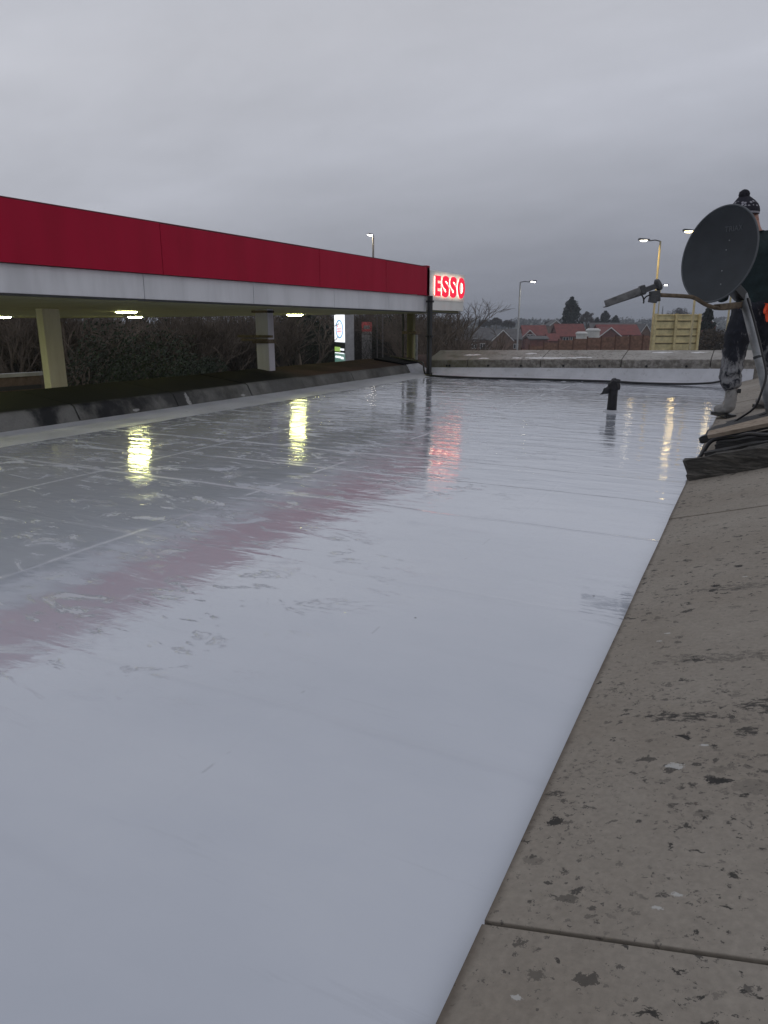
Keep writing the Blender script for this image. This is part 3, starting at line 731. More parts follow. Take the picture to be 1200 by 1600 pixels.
# ---------------------------------------------------------------- satellite dish
dish = thing('satellite_dish', 'dark grey satellite dish on a steel mast in front of the roofer', 'satellite dish', (.20, 4.95, .12))
M_dish = mat('dish_paint', color=(.040, .047, .054), rough=.55, vary=.15, vscale=5, spec=.35)
C = PV(1122, 397, 4.7)
nrm = (-VF * .52 - VR * .85 + Vector((0, 0, .17))).normalized()
upd = (Vector((0, 0, 1)) - nrm * nrm.z).normalized(); sd = upd.cross(nrm).normalized()
RX, RY = .252, .292
def dpt(u_, v_, back=0): return C + sd * (u_ * RX) + upd * (v_ * RY) + nrm * (-.075 * (1 - (u_ * u_ + v_ * v_)) - back)
b = MB(); NR, NA = 10, 48
for bk in (0, .006):
    off = len(b.v); b.v.append(dpt(0, 0, bk))
    for i in range(1, NR + 1):
        for k in range(NA):
            a_ = 2 * math.pi * k / NA; r_ = i / NR; b.v.append(dpt(r_ * math.cos(a_), r_ * math.sin(a_), bk))
    for k in range(NA): b.f.append((off, off + 1 + k, off + 1 + (k + 1) % NA))
    for i in range(NR - 1):
        for k in range(NA): b.f.append((off + 1 + i * NA + k, off + 1 + (i + 1) * NA + k, off + 1 + (i + 1) * NA + (k + 1) % NA, off + 1 + i * NA + (k + 1) % NA))
refl = b.build('reflector', M_dish, dish, smooth=True)
b = MB(); ringp = [dpt(math.cos(2 * math.pi * k / 64), math.sin(2 * math.pi * k / 64), .003) for k in range(65)]
b.tube(ringp, .006, 6, False); b.build('rim', mat('dish_rim', color=(.09, .10, .11), rough=.45), dish, smooth=True)
# faint pale maker's name on the dish face
M_logo = mat('faded_lettering', color=(.10, .11, .12), rough=.6)
cu = bpy.data.curves.new('t', 'FONT'); cu.body = 'TRIAX'; cu.size = .045; cu.extrude = .0008
to = bpy.data.objects.new('t', cu); col.objects.link(to); bpy.context.view_layer.update()
me = bpy.data.meshes.new_from_object(to.evaluated_get(bpy.context.evaluated_depsgraph_get())); bpy.data.objects.remove(to)
for v in me.vertices:
    u_ = .10 + (v.co.x - .05) / RX; w_ = .50 + v.co.y / RY
    v.co = dpt(u_, w_) + nrm * (.002 + v.co.z)
me.materials.clear(); me.name = 'lettering'; mesh_obj('lettering', me, M_logo, refl)
for u_, v_ in ((0, .14), (.02, -.30), (.13, -.60), (.05, .33)): MB().tube([dpt(u_, v_), dpt(u_, v_) + nrm * .003], .004, 8).build('bolt', M_steel, refl)
# feed arm from the bottom of the dish forwards to the receiver
bot = dpt(.22, -.93)
Dl = 4.5
A1 = PV(1086, 466, 4.62); A2 = PV(1070, 463, Dl + .08); A3 = PV(1030, 461, Dl)
mastTop = PV(1158, 478, 4.86)
b = MB(); b.tube(smooth_path([mastTop, PV(1128, 482, 4.75), PV(1105, 477, 4.68), A1, A2, A3], 6), .0125, 10); b.build('feed_arm', M_rust, dish, smooth=True)
def bar(mb, p, q_, wd, ht):
    p = Vector(p); q_ = Vector(q_); d = (q_ - p).normalized(); s_ = d.cross(Vector((0, 0, 1))).normalized(); u_ = s_.cross(d)
    f = lambda o_: [o_ + s_ * wd / 2 + u_ * ht / 2, o_ - s_ * wd / 2 + u_ * ht / 2, o_ - s_ * wd / 2 - u_ * ht / 2, o_ + s_ * wd / 2 - u_ * ht / 2]
    mb.hexa(f(p), f(q_)); return mb
M_lnb = mat('lnb_grey', color=(.07, .073, .078), rough=.6, vary=.2, vscale=15)
M_lnbp = mat('lnb_flat', color=(.17, .17, .17), rough=.7, vary=.25, vscale=25)
rc = bar(MB(), PV(1030, 462, Dl), PV(1016, 464, Dl), .05, .065).build('receiver_clamp', M_lnb, dish, bevel=.004)
b = MB(); bar(b, PV(1027, 446, Dl), PV(1003, 455, Dl), .034, .030); b.build('receiver_neck', M_lnb, dish, bevel=.004)
b = MB(); b.tube([PV(1031, 444, Dl), PV(1027, 446, Dl), PV(1025, 447, Dl)], [.034, .038, .026], 16); hn = b.build('feed_horn', M_lnb, dish, smooth=False)
b = MB(); bar(b, PV(1022, 461, Dl - .01), PV(1019, 473, Dl - .01), .04, .045); b.build('receiver_block', M_lnb, dish, bevel=.004)
b = MB(); bar(b, PV(1006, 452, Dl), PV(946, 475, Dl), .03, .042); b.build('receiver_body', M_lnbp, dish, bevel=.003, label='long flat pale grey receiver body')
b = MB(); bar(b, PV(1008, 459, Dl - .002), PV(944, 480, Dl - .002), .038, .005); b.build('receiver_plate', M_lnb, dish)
b = MB(); bar(b, PV(1008, 451, Dl), PV(1000, 454, Dl), .045, .05); b.build('receiver_collar', M_lnb, dish, bevel=.005)
b = MB(); b.tube(smooth_path([PV(1001, 459, Dl), PV(1005, 465, Dl), PV(1006, 471, Dl), PV(1005, 474, Dl)]), .0045, 6); b.tube(smooth_path([PV(1005, 470, Dl), PV(1009, 464, Dl), PV(1015, 461, Dl)]), .0045, 6); b.build('receiver_lead', M_dark, dish, smooth=True)
# mast, bracket and clamp
b = MB(); bot_m = PV(1216, 700, 4.62); b.tube([PV(1161, 460, 4.86), PV(1190, 578, 4.74), bot_m], .0275, 16); b.build('mast', M_steel, dish, smooth=True)
MB().tube([PV(1163, 468, 4.86), PV(1166, 481, 4.85)], .033, 16).build('mast_clamp', M_darkmetal, dish); MB().tube([PV(1184, 556, 4.765), PV(1185, 560, 4.76)], .030, 16).build('mast_clamp', M_darkmetal, dish)
b = MB(); bar(b, dpt(.1, -.45, .02), PV(1158, 464, 4.87), .07, .06); b.build('bracket', M_darkmetal, dish, bevel=.004)
b = MB(); bar(b, PV(1120, 480, 4.74), PV(1156, 476, 4.86), .05, .035); b.build('arm_bracket', M_rust, dish, bevel=.003)
b = MB(); b.box(bot_m + Vector((0, 0, -.0)), (.3, .3, .012)); b.build('base_plate', M_steel, dish)
b = MB(); b.tube(smooth_path([PV(1168, 466, 4.80), PV(1178, 500, 4.74), PV(1190, 548, 4.68), PV(1197, 585, 4.62), PV(1190, 612, 4.6), PV(1182, 632, 4.6), PV(1172, 643, 4.62), PV(1155, 654, 4.68), PV(1135, 668, 4.72), PV(1122, 676, 4.74)]), .007, 8)
tag(b.build('aerial_cable', M_dark, smooth=True), 'black cable dropping from the dish mast and trailing over the boards', 'cable')

# ---------------------------------------------------------------- the roofer behind the dish
FO = Vector((-.152, 6.80, 0))
def L(x, y, z): return FO + VR * x + VF * y + Vector((0, 0, z))
per = thing('person', 'roofer in bobble hat, dark jumper and paint splashed trousers standing behind the satellite dish', 'person', L(0, 0, .06))
def vv(x, y, z, rx, ry=None): p_ = L(x, y, z); return (p_.x, p_.y, p_.z, rx, ry if ry else rx)
M_skin = mat('skin', color=(.40, .20, .15), rough=.55, vary=.12, vscale=12)
HX = .105   # hip centre, in the view's right direction
zR = .13    # ground under the right boot on the sloping coping
bodyv = [vv(HX, 0, .98, .10, .08), vv(HX + .01, -.01, 1.12, .09, .07), vv(HX + .02, -.02, 1.28, .11, .075), vv(HX + .02, .0, 1.43, .085, .06), vv(HX - .0, .05, 1.50, .052), vv(HX - .04, .10, 1.57, .055),
         vv(HX - .075, .14, 1.65, .085, .095), vv(HX - .085, .15, 1.72, .08, .09), vv(HX - .08, .15, 1.78, .045),
         vv(HX - .09, .0, .93, .085), vv(.015, .03, .52, .055), vv(.0, 0, .14, .038), vv(-.01, .12, .10, .035),
         vv(HX + .10, .0, .93, .085), vv(.30, .06, .58, .055), vv(.36, 0, zR + .13, .038), vv(.37, .12, zR + .09, .035),
         vv(HX - .19, .0, 1.42, .05), vv(HX - .26, .05, 1.16, .04), vv(HX - .16, .24, 1.02, .03),
         vv(HX + .22, -.02, 1.43, .05), vv(HX + .34, -.06, 1.18, .04), vv(HX + .17, -.14, 1.03, .03),
         vv(HX - .145, .25, 1.64, .018), vv(HX - .10, .24, 1.60, .022)]
bodye = [(0, 1), (1, 2), (2, 3), (3, 4), (4, 5), (5, 6), (6, 7), (7, 8), (0, 9), (9, 10), (10, 11), (11, 12), (0, 13), (13, 14), (14, 15), (15, 16), (3, 17), (17, 18), (18, 19), (3, 20), (20, 21), (21, 22), (6, 23), (6, 24)]
skinmesh('body', bodyv, bodye, M_skin, per, 2)
ear = MB(); ear.tube([L(HX - .03, .085, 1.655), L(HX - .022, .075, 1.655)], [.028, .012], 8); ear.build('ear', M_skin, per, smooth=True)
ear = MB(); ear.tube([L(HX - .16, .13, 1.655), L(HX - .168, .12, 1.655)], [.028, .012], 8); ear.build('ear', M_skin, per, smooth=True)
def cloth_fn(base, paint, amt_, lo, hi):
    def fn(t, p):
        c = t.coord(); n = t.noise(c, 18, 5, .7); colr = t.ramp(n, [(.3, tuple(k * .6 for k in base)), (.7, tuple(k * 1.4 for k in base))])
        if amt_:
            s_ = t.noise(t.coord(scale=(1, 1, .45)), 11, 6, .72, .6); sp = t.node('ShaderNodeSeparateXYZ'); t.put(sp.inputs[0], c)
            low = t.math('SUBTRACT', 1.0, t.step(sp.outputs[2], lo, hi))
            m_ = t.step(t.math('ADD', s_, t.math('MULTIPLY', low, amt_)), .60, .74)
            colr = t.mix(t.math('MULTIPLY', m_, .75), colr, paint)
        t.put(p.inputs['Base Color'], colr); p.inputs['Roughness'].default_value = .9
        b_ = t.node('ShaderNodeBump', {'Strength': 1.0, 'Distance': .012, 'Height': t.noise(c, 16, 4, .6)}); t.put(p.inputs['Normal'], b_.outputs[0])
    return fn
M_jump = mat('dark_green_jumper', cloth_fn((.010, .022, .024), (0, 0, 0), 0, 0, 1))
M_trou = mat('painted_trousers', cloth_fn((.012, .014, .022), (.30, .30, .31), .20, .35, .95))
M_boot = mat('painted_boot', cloth_fn((.05, .05, .05), (.36, .35, .34), .30, .2, .5))
jv = [vv(HX, 0, .95, .165, .135), vv(HX, 0, 1.02, .165, .13), vv(HX + .01, -.01, 1.12, .16, .125), vv(HX + .02, -.03, 1.28, .185, .135), vv(HX + .03, .0, 1.45, .15, .115), vv(HX + .03, .02, 1.535, .10, .085),
      vv(HX - .17, .0, 1.42, .075), vv(HX - .27, .05, 1.16, .060), vv(HX - .17, .22, 1.03, .045), vv(HX + .22, -.02, 1.50, .085), vv(HX + .35, -.06, 1.18, .062), vv(HX + .20, -.13, 1.045, .046)]
skinmesh('jumper', jv, [(0, 1), (1, 2), (2, 3), (3, 4), (4, 5), (4, 6), (6, 7), (7, 8), (4, 9), (9, 10), (10, 11)], M_jump, per, 3, .012, 7)
tv = [vv(HX, 0, 1.08, .140, .112), vv(HX, 0, .92, .16, .13), vv(HX - .09, .0, .85, .115, .115), vv(.0, .02, .66, .100), vv(-.008, .035, .50, .092), vv(-.012, .01, .36, .090), vv(-.008, -.005, .27, .078),
      vv(HX + .10, .0, .85, .105, .11), vv(.27, .05, .66, .088), vv(.31, .06, .54, .078), vv(.345, .02, .42, .076), vv(.36, 0, zR + .2, .066)]
skinmesh('trousers', tv, [(0, 1), (1, 2), (2, 3), (3, 4), (4, 5), (5, 6), (1, 7), (7, 8), (8, 9), (9, 10), (10, 11)], M_trou, per, 3, .017, 11)
for bx, bz in ((0, 0.065), (.36, zR)):
    bv = [vv(bx, -.01, bz + .25, .056), vv(bx, -.005, bz + .15, .052), vv(bx, -.015, bz + .055, .05, .05), vv(bx - .008, .08, bz + .05, .05, .045), vv(bx - .02, .19, bz + .04, .045, .036)]
    skinmesh('boot', bv, [(0, 1), (1, 2), (2, 3), (3, 4)], M_boot, per, 3, .006, 20)
    s_ = MB(); sp_ = [(-.045, -.06), (.042, -.06), (.045, .1), (.03, .22), (-.03, .235), (-.06, .2), (-.055, .08)]
    s_.add([L(bx + a_, b__, bz - .012) for a_, b__ in sp_] + [L(bx + a_, b__, bz + .016) for a_, b__ in sp_], [tuple(range(6, -1, -1)), tuple(range(7, 14))] + [(k, (k + 1) % 7, 7 + (k + 1) % 7, 7 + k) for k in range(7)])
    s_.build('boot_sole', M_dark, per)
b = MB(); b.box(L(.045, -.045, .283), (.03, .02, .035)); b.build('boot_tab', M_dark, per)
# knitted hat with bobble, white patterned band and hem
def hat_fn(t, p):
    tcg = t.coord(src='Generated'); sp = t.node('ShaderNodeSeparateXYZ'); t.put(sp.inputs[0], tcg); z_ = sp.outputs[2]
    v = t.voro(t.coord(), 36, 'F1', rnd=.6); pat = t.math('LESS_THAN', v, .38)
    band = t.math('MULTIPLY', t.step(z_, .40, .43), t.math('SUBTRACT', 1.0, t.step(z_, .66, .70)))
    hem = t.math('MULTIPLY', t.step(z_, .10, .13), t.math('SUBTRACT', 1.0, t.step(z_, .18, .21)))
    m_ = t.math('ADD', t.math('MULTIPLY', t.math('MULTIPLY', pat, band), .6), t.math('MULTIPLY', hem, .55), clamp=True)
    t.put(p.inputs['Base Color'], t.mix(m_, (.018, .017, .028), (.55, .54, .60))); p.inputs['Roughness'].default_value = .95
    b_ = t.node('ShaderNodeBump', {'Strength': 1.0, 'Distance': .008, 'Height': t.noise(t.coord(), 120, 3, .6)}); t.put(p.inputs['Normal'], b_.outputs[0])
M_hat = mat('knitted_hat', hat_fn)
hc = L(HX - .105, .145, 1.695); hax = (Vector((0, 0, 1)) - VR * .10 + VF * .10).normalized()
h1 = hax.cross(VR).normalized(); h0 = h1.cross(hax).normalized()
b = MB(); prof = [(-.005, .107), (.02, .112), (.05, .109), (.08, .098), (.105, .080), (.130, .056), (.150, .036)]
vs_ = []; NA = 28
for z_, r_ in prof:
    for k in range(NA):
        a_ = 2 * math.pi * k / NA; vs_.append(hc + h0 * (r_ * math.cos(a_)) + h1 * (r_ * 1.08 * math.sin(a_)) + hax * (z_ + .012 * math.sin(a_)))
fs_ = [(i * NA + k, i * NA + (k + 1) % NA, (i + 1) * NA + (k + 1) % NA, (i + 1) * NA + k) for i in range(len(prof) - 1) for k in range(NA)] + [tuple(range((len(prof) - 1) * NA, len(prof) * NA))]
b.add(vs_, fs_); ht = b.build('hat', M_hat, per, smooth=True)
bm = bmesh.new(); bmesh.ops.create_icosphere(bm, subdivisions=4, radius=.041)
bc = hc + hax * .158
for v in bm.verts:
    n_ = v.co.normalized(); v.co = bc + v.co * (1 + .16 * noise.noise(n_ * 9) + .1 * noise.noise(n_ * 22))
me = bpy.data.meshes.new('bobble'); bm.to_mesh(me); bm.free(); mesh_obj('bobble', me, M_hat, ht, True)
me.materials.clear(); me.materials.append(mat('bobble_wool', color=(.022, .02, .03), rough=.95, vary=.3, vscale=90, bump=.006, bscale=160))
# lettered patch on the jumper's upper back
M_patch = mat('faded_green_print', color=(.12, .18, .155), rough=.8); M_patchl = mat('pale_print', color=(.42, .46, .44), rough=.8)
pc = L(HX + .025, -.178, 1.405); pyd = (Vector((0, 0, 1)) - VF * -.18).normalized()
b = MB()
for zz_, hh in ((-.036, .012),): b.box(pc + Vector((0, 0, zz_)), (.085, .004, hh), Matrix.Rotation(AZ, 3, 'Z'))
pt = b.build('printed_patch', M_patchl, per)
b = MB(); b.box(pc, (.10, .003, .075), Matrix.Rotation(AZ, 3, 'Z')); b.build('patch_ground', M_patch, pt)
for i, ch in enumerate('EAT'):
    letter(ch, -.040 + i * .029, -.016 + i * .029, -.012, .024, 'patch_letter', M_patchl, .003, .001, pt, 0.01, origin=pc, xdir=VR)
# orange gloves: right hand at the back of the hip, with five fingers; spare glove below it
M_glove = mat('orange_glove', color=(.85, .085, .02), rough=.7, vary=.15, vscale=30)
def hand(o_, fdir, sdir, label=None, curl=.35):
    fdir = fdir.normalized(); sdir = (sdir - fdir * sdir.dot(fdir)).normalized(); nd = fdir.cross(sdir)
    V = []; E_ = []
    def a(p, r): V.append((p.x, p.y, p.z, r, r)); return len(V) - 1
    w0 = a(o_, .026); pm = a(o_ + fdir * .05, .030); E_.append((w0, pm))
    for k, ln in enumerate((.068, .08, .074, .058)):
        o2 = o_ + fdir * .085 + sdir * ((k - 1.5) * .021); i0 = a(o2, .0125); E_.append((pm, i0)); prev = i0; d = fdir; p_ = o2
        for j, q_ in enumerate((.42, .32, .26)):
            d = (d + nd * curl * (.6 + .3 * j)).normalized(); p_ = p_ + d * ln * q_; i1 = a(p_, .0105 - j * .001); E_.append((prev, i1)); prev = i1
    th = a(o_ + fdir * .035 - sdir * .035, .013); E_.append((w0, th)); t2 = a(o_ + fdir * .062 - sdir * .052 + nd * .012, .0115); E_.append((th, t2)); t3 = a(o_ + fdir * .085 - sdir * .054 + nd * .026, .010); E_.append((t2, t3))
    return skinmesh('glove', V, E_, M_glove, per, 2, label=label)
hand(L(HX + .155, -.15, 1.035), Vector((0, 0, -1)) - VR * .55, -VF * .3 + VR, 'orange glove on the right hand at the hip')
hand(L(HX + .035, -.175, 1.00), Vector((0, 0, -1)) + VR * .15, VR, 'spare orange glove tucked in the back pocket', .15)

# ---------------------------------------------------------------- street lamps
M_post = mat('post_paint', color=(.34, .31, .20), rough=.6, vary=.15)
M_lamphead = mat('lamp_housing', color=(.10, .10, .11), rough=.5)
M_warm = lampmat('warm_street_light', (1.0, .76, .34), 28); M_cool = lampmat('white_street_light', (1.0, .95, .85), 30)
def street_lamp(px, py, D, side, label, wm, r=.060, arm=.55, energy=60, colr=(1, .68, .22), pole=M_post, head=.55):
    top = PV(px, py, D); gx = top.copy(); d_ = (top - Vector((0, 0, top.z))); gz = ground_h(d_.dot(VR), d_.dot(VF))
    th = thing('street_lamp', label, 'street lamp', (top.x, top.y, gz), 0, 'street lamps round the filling station')
    b_ = MB(); b_.tube([(top.x, top.y, gz - .05), (top.x, top.y, gz + 1.2), (top.x, top.y, gz + 1.25), (top.x, top.y, top.z)], [r * 1.3, r * 1.3, r, r * .8], 10); b_.build('pole', pole, th, smooth=True)
    o_ = VR * side; e = top + o_ * arm + Vector((0, 0, .02)); f0 = 1
    b_ = MB(); b_.tube([top, top + o_ * arm * .5 + Vector((0, 0, .06)), e], r * .45, 8); b_.build('arm', M_lamphead, th)
    hd = MB(); s0 = e; s1 = e + o_ * head + Vector((0, 0, .03)); f_ = VF * .13
    hd.hexa([s0 - f_ * .6, s0 + f_ * .6, s0 + f_ * .6 + Vector((0, 0, .09)), s0 - f_ * .6 + Vector((0, 0, .09))], [s1 - f_, s1 + f_, s1 + f_ + Vector((0, 0, .10)), s1 - f_ + Vector((0, 0, .10))])
    h_ = hd.build('lamp_head', M_lamphead, th, bevel=.02)
    lens = MB(); cc = (s0 + s1) / 2; lens.hexa([cc - o_ * .09 - f_ * .5 + Vector((0, 0, -.045)), cc + o_ * .12 - f_ * .5 + Vector((0, 0, -.04)), cc + o_ * .12 + f_ * .5 + Vector((0, 0, -.04)), cc - o_ * .09 + f_ * .5 + Vector((0, 0, -.045))],
                                          [cc - o_ * .15 - f_ * .8 + Vector((0, 0, .01)), cc + o_ * .20 - f_ * .8 + Vector((0, 0, .02)), cc + o_ * .20 + f_ * .8 + Vector((0, 0, .02)), cc - o_ * .15 + f_ * .8 + Vector((0, 0, .01))])
    lens.build('lens', wm, h_)
    if energy:
        ld = bpy.data.lights.new('lamp_light', 'SPOT'); ld.energy = energy; ld.color = colr; ld.spot_size = R(165); ld.shadow_soft_size = .12
        lo = bpy.data.objects.new('lamp_light', ld); col.objects.link(lo); lo.location = cc + Vector((0, 0, -.10)); lo.parent = th; lo.matrix_parent_inverse = Matrix.Translation(th.location).inverted()
    return th
M_dimw = lampmat('dim_street_light', (1.0, .93, .78), 7)
street_lamp(1032, 377, 38, -1, 'tall street lamp with yellow lit pole left of the dish, beside the timber hoarding', M_dimw, energy=120)
street_lamp(1153, 372, 41, -1, 'street lamp hidden behind the dish, showing only in the wet roof', M_warm, energy=10, arm=.3)
street_lamp(1097, 363, 36, -1, 'street lamp half hidden behind the satellite dish, its bright head left of the rim', M_warm, energy=110, arm=.35)
street_lamp(1032.5, 446, 80, 1, 'farther small street lamp just right of the dish receiver', M_cool, energy=0, r=.07, arm=.25)
street_lamp(813, 441, 58, 1, 'slim grey street lamp alone in front of the houses', M_cool, energy=30, r=.07, arm=.7, colr=(1, .9, .6), pole=M_steel)
street_lamp(583, 368, 52, -1, 'street lamp rising above the red canopy fascia', M_cool, energy=10, arm=.02, head=.34, pole=M_lamphead, r=.085)

# ---------------------------------------------------------------- timber hoarding by the lamp posts
M_tim = mat('yellow_boarding', color=(.66, .58, .33), rough=.8, vary=.18, vscale=3)
M_tim2 = mat('yellow_frame_timber', color=(.64, .56, .32), rough=.8, vary=.18, vscale=5)
M_bat = mat('dark_batten', color=(.13, .11, .07), rough=.85)
HD = 36.6
h0_ = PV(1023, 491, HD); h1_ = PV(1095, 491.5, HD + .4); hd_ = (h1_ - h0_); hw = hd_.length; hx = hd_.normalized(); hx.z = 0; hx.normalize()
hz0, hz1 = -3.08, h0_.z
ho = thing('timber_hoarding', 'pale yellow timber hoarding seen from behind with battens and posts', 'hoarding', (h0_.x, h0_.y, hz0))
hM = Matrix.Rotation(math.atan2(hx.y, hx.x), 3, 'Z')
b = MB(); b.box(h0_ + hx * hw / 2 + Vector((0, 0, (hz0 - hz1) / 2)) + VF * .05, (hw, .025, hz1 - hz0), hM); b.build('board_panel', M_tim, ho)
pxh = 36.6 / 1110 / .985
for yb in (492, 501.5, 514, 525, 536.5, 548, 562):
    z_ = PV(1060, yb, HD).z
    b = MB(); b.box(Vector((h0_.x, h0_.y, z_)) + hx * hw / 2 + VF * .02, (hw, .035, .045), hM); b.build('batten', M_bat if yb > 495 else M_tim2, ho)
for k in (.02, .47, .98):
    b = MB(); b.box(h0_ + hx * hw * k + Vector((0, 0, (hz0 - hz1) / 2)) - VF * .06, (.12, .08, hz1 - hz0 + .06), hM); b.build('post', M_tim2, ho)

# ---------------------------------------------------------------- brown panel fence
M_fence = mat('brown_fence_panel', color=(.23, .125, .085), rough=.85, vary=.25, vscale=4)
fe = thing('panel_fence', 'long brown timber panel fence with posts in front of the houses', 'fence', PV(930, 548, 74) * 1)
tops = [(815, 546), (827, 541), (850, 536), (873, 533.5), (896, 531), (918, 529), (940, 528), (962, 527), (985, 526), (1005, 525.5), (1026, 525), (1048, 525), (1070, 525)]
for i in range(len(tops) - 1):
    a_ = PV(*tops[i], 74 - i * .3); b_ = PV(*tops[i + 1], 74 - (i + 1) * .3); lo = -3.3
    n_ = (b_ - a_).cross(Vector((0, 0, 1))).normalized()
    f = MB(); nb = 6; zt = min(a_.z, b_.z) if i < 3 else (a_.z + b_.z) / 2
    for k in range(nb):
        z0_ = lo + (zt - lo) * k / nb; z1_ = lo + (zt - lo) * (k + 1.12) / nb
        A0 = a_.copy(); B0 = b_.copy()
        f.hexa([Vector((A0.x, A0.y, z0_)) + n_ * .05, Vector((B0.x, B0.y, z0_)) + n_ * .05, Vector((B0.x, B0.y, z0_)) + n_ * .01, Vector((A0.x, A0.y, z0_)) + n_ * .01],
               [Vector((A0.x, A0.y, z1_)) + n_ * .02, Vector((B0.x, B0.y, z1_)) + n_ * .02, Vector((B0.x, B0.y, z1_)) - n_ * .01, Vector((A0.x, A0.y, z1_)) - n_ * .01])
    f.build('fence_panel', M_fence, fe)
    f = MB(); f.box((a_.x, a_.y, (zt + lo) / 2 + .06), (.13, .13, zt - lo + .12)); f.box((a_.x, a_.y, zt + .14), (.17, .17, .05)); f.build('post', mat('fence_post', color=(.13, .06, .04), rough=.85) if i == 0 else bpy.data.materials['fence_post'], fe)

# ---------------------------------------------------------------- houses down the hill
M_hb = mat('house_red_brick', color=(.17, .062, .045), rough=.9, vary=.2, vscale=1.5)
M_hb2 = mat('house_brown_brick', color=(.19, .12, .085), rough=.9, vary=.2, vscale=1.5)
M_rred = mat('red_roof_tiles', color=(.20, .058, .048), rough=.8, vary=.18, vscale=1.2)
M_rgrey = mat('grey_roof_tiles', color=(.12, .115, .115), rough=.85, vary=.18, vscale=1.2)
M_upvc = mat('white_window_frame', color=(.72, .72, .72), rough=.4); M_glass = mat('window_glass', color=(.03, .035, .04), rough=.08, vary=.05)
M_litw = lampmat('lit_window', (1.0, .85, .6), .55)
def house(x0, x1, yr, ye, D, kind, wallm, roofm, label, dep=7.5, wins=(), chim=None, grp='houses down the hill', ext=None):
    """kind side: ridge across the view; kind gable: gable end to the viewer"""
    a_ = PV(x0, ye, D); b_ = PV(x1, ye, D); mid = (a_ + b_) / 2; wd = (b_ - a_).length
    ze = PV((x0 + x1) / 2, ye, D).z; zr = PV((x0 + x1) / 2, yr, D + (dep / 2 if kind == 'side' else 0)).z
    m2 = Vector((mid.x, mid.y, 0)); gz = ground_h(m2.dot(VR), m2.dot(VF)) - .3
    h = thing('house', label, 'house', (mid.x, mid.y, gz), 0, grp)
    P_ = lambda x, y, z: Vector((mid.x, mid.y, 0)) + VR * x + VF * y + Vector((0, 0, z))
    hwid = wd / 2
    wm_ = MB()
    if kind == 'side':
        for sx in (-1, 1): pass
        A = [P_(-hwid, 0, gz), P_(-hwid, dep, gz), P_(-hwid, dep, ze), P_(-hwid, dep / 2, zr - .1), P_(-hwid, 0, ze)]
        B = [P_(hwid, 0, gz), P_(hwid, dep, gz), P_(hwid, dep, ze), P_(hwid, dep / 2, zr - .1), P_(hwid, 0, ze)]
    else:
        A = [P_(-hwid, 0, gz), P_(hwid, 0, gz), P_(hwid, 0, ze), P_(0, 0, zr - .1), P_(-hwid, 0, ze)]
        B = [P_(-hwid, dep, gz), P_(hwid, dep, gz), P_(hwid, dep, ze), P_(0, dep, zr - .1), P_(-hwid, dep, ze)]
    wm_.add(A + B, [(4, 3, 2, 1, 0), (5, 6, 7, 8, 9)] + [(k, (k + 1) % 5, 5 + (k + 1) % 5, 5 + k) for k in range(5)])
    wm_.build('wall', wallm, h)
    ov = .3; r_ = MB(); tk = .16
    if kind == 'side':
        for y0, y1 in ((-ov, dep / 2), (dep + ov, dep / 2)):
            zl_ = ze - ov * (zr - ze) / (dep / 2)
            q0 = [P_(-hwid - ov, y0, zl_), P_(hwid + ov, y0, zl_), P_(hwid + ov, y1, zr), P_(-hwid - ov, y1, zr)]
            r_.hexa(q0, [p + Vector((0, 0, tk)) for p in q0])
    else:
        for sx in (-1, 1):
            zl_ = ze - ov * (zr - ze) / hwid
            q0 = [P_(sx * (hwid + ov), -ov, zl_), P_(0, -ov, zr), P_(0, dep, zr), P_(sx * (hwid + ov), dep, zl_)]
            r_.hexa(q0, [p + Vector((0, 0, tk)) for p in q0])
    rf_ = r_.build('roof', roofm, h)
    if kind == 'gable':
        bb = MB()
        for sx in (-1, 1):
            zl_ = ze - ov * (zr - ze) / hwid; bb.hexa([P_(sx * (hwid + ov), -ov - .05, zl_ - .12), P_(0, -ov - .05, zr - .12), P_(0, -ov - .01, zr - .12), P_(sx * (hwid + ov), -ov - .01, zl_ - .12)],
                    [P_(sx * (hwid + ov), -ov - .05, zl_ + .14), P_(0, -ov - .05, zr + .14), P_(0, -ov - .01, zr + .14), P_(sx * (hwid + ov), -ov - .01, zl_ + .14)])
        bb.build('barge_board', M_upvc, rf_)
    if chim is not None:
        c_ = MB(); c_.box(P_(chim * hwid, dep / 2, zr + .25), (.7, .6, 1.5), Matrix.Rotation(AZ, 3, 'Z')); c_.build('chimney', wallm, rf_)
    for (wx, wy, ww, wh, litd) in wins:
        pw = PV(wx, wy, D); rx = (Vector((pw.x, pw.y, 0)) - Vector((mid.x, mid.y, 0))).dot(VR)
        f_ = MB(); f_.box(P_(rx, -.03, pw.z), (ww, .08, wh), Matrix.Rotation(AZ, 3, 'Z')); fo = f_.build('window', M_upvc, h)
        g_ = MB()
        for sx in (-1, 1): g_.box(P_(rx + sx * ww * .24, -.085, pw.z), (ww * .36, .02, wh * .78), Matrix.Rotation(AZ, 3, 'Z'))
        g_.build('pane', M_litw if litd else M_glass, fo)
    return h
house(722, 772, 513, 530, 178, 'side', M_hb2, M_rgrey, 'brown brick house with grey roof, leftmost below the bare tree', wins=((741, 541, 1.3, 1.1, 0), (754, 541, 1.3, 1.4, 0), (765, 541, 1.2, 1.2, 0), (742, 531, 1.0, .8, 0)), chim=-.7)
house(770, 801, 516, 531, 170, 'gable', M_hb2, M_rgrey, 'brown brick gable end house with grey roof left of the slim lamp', wins=(), dep=9)
house(789, 815, 515, 530, 181, 'side', M_hb2, M_rgrey, 'grey roofed house directly behind the slim street lamp', wins=((806, 541, 1.2, 1.2, 0),))
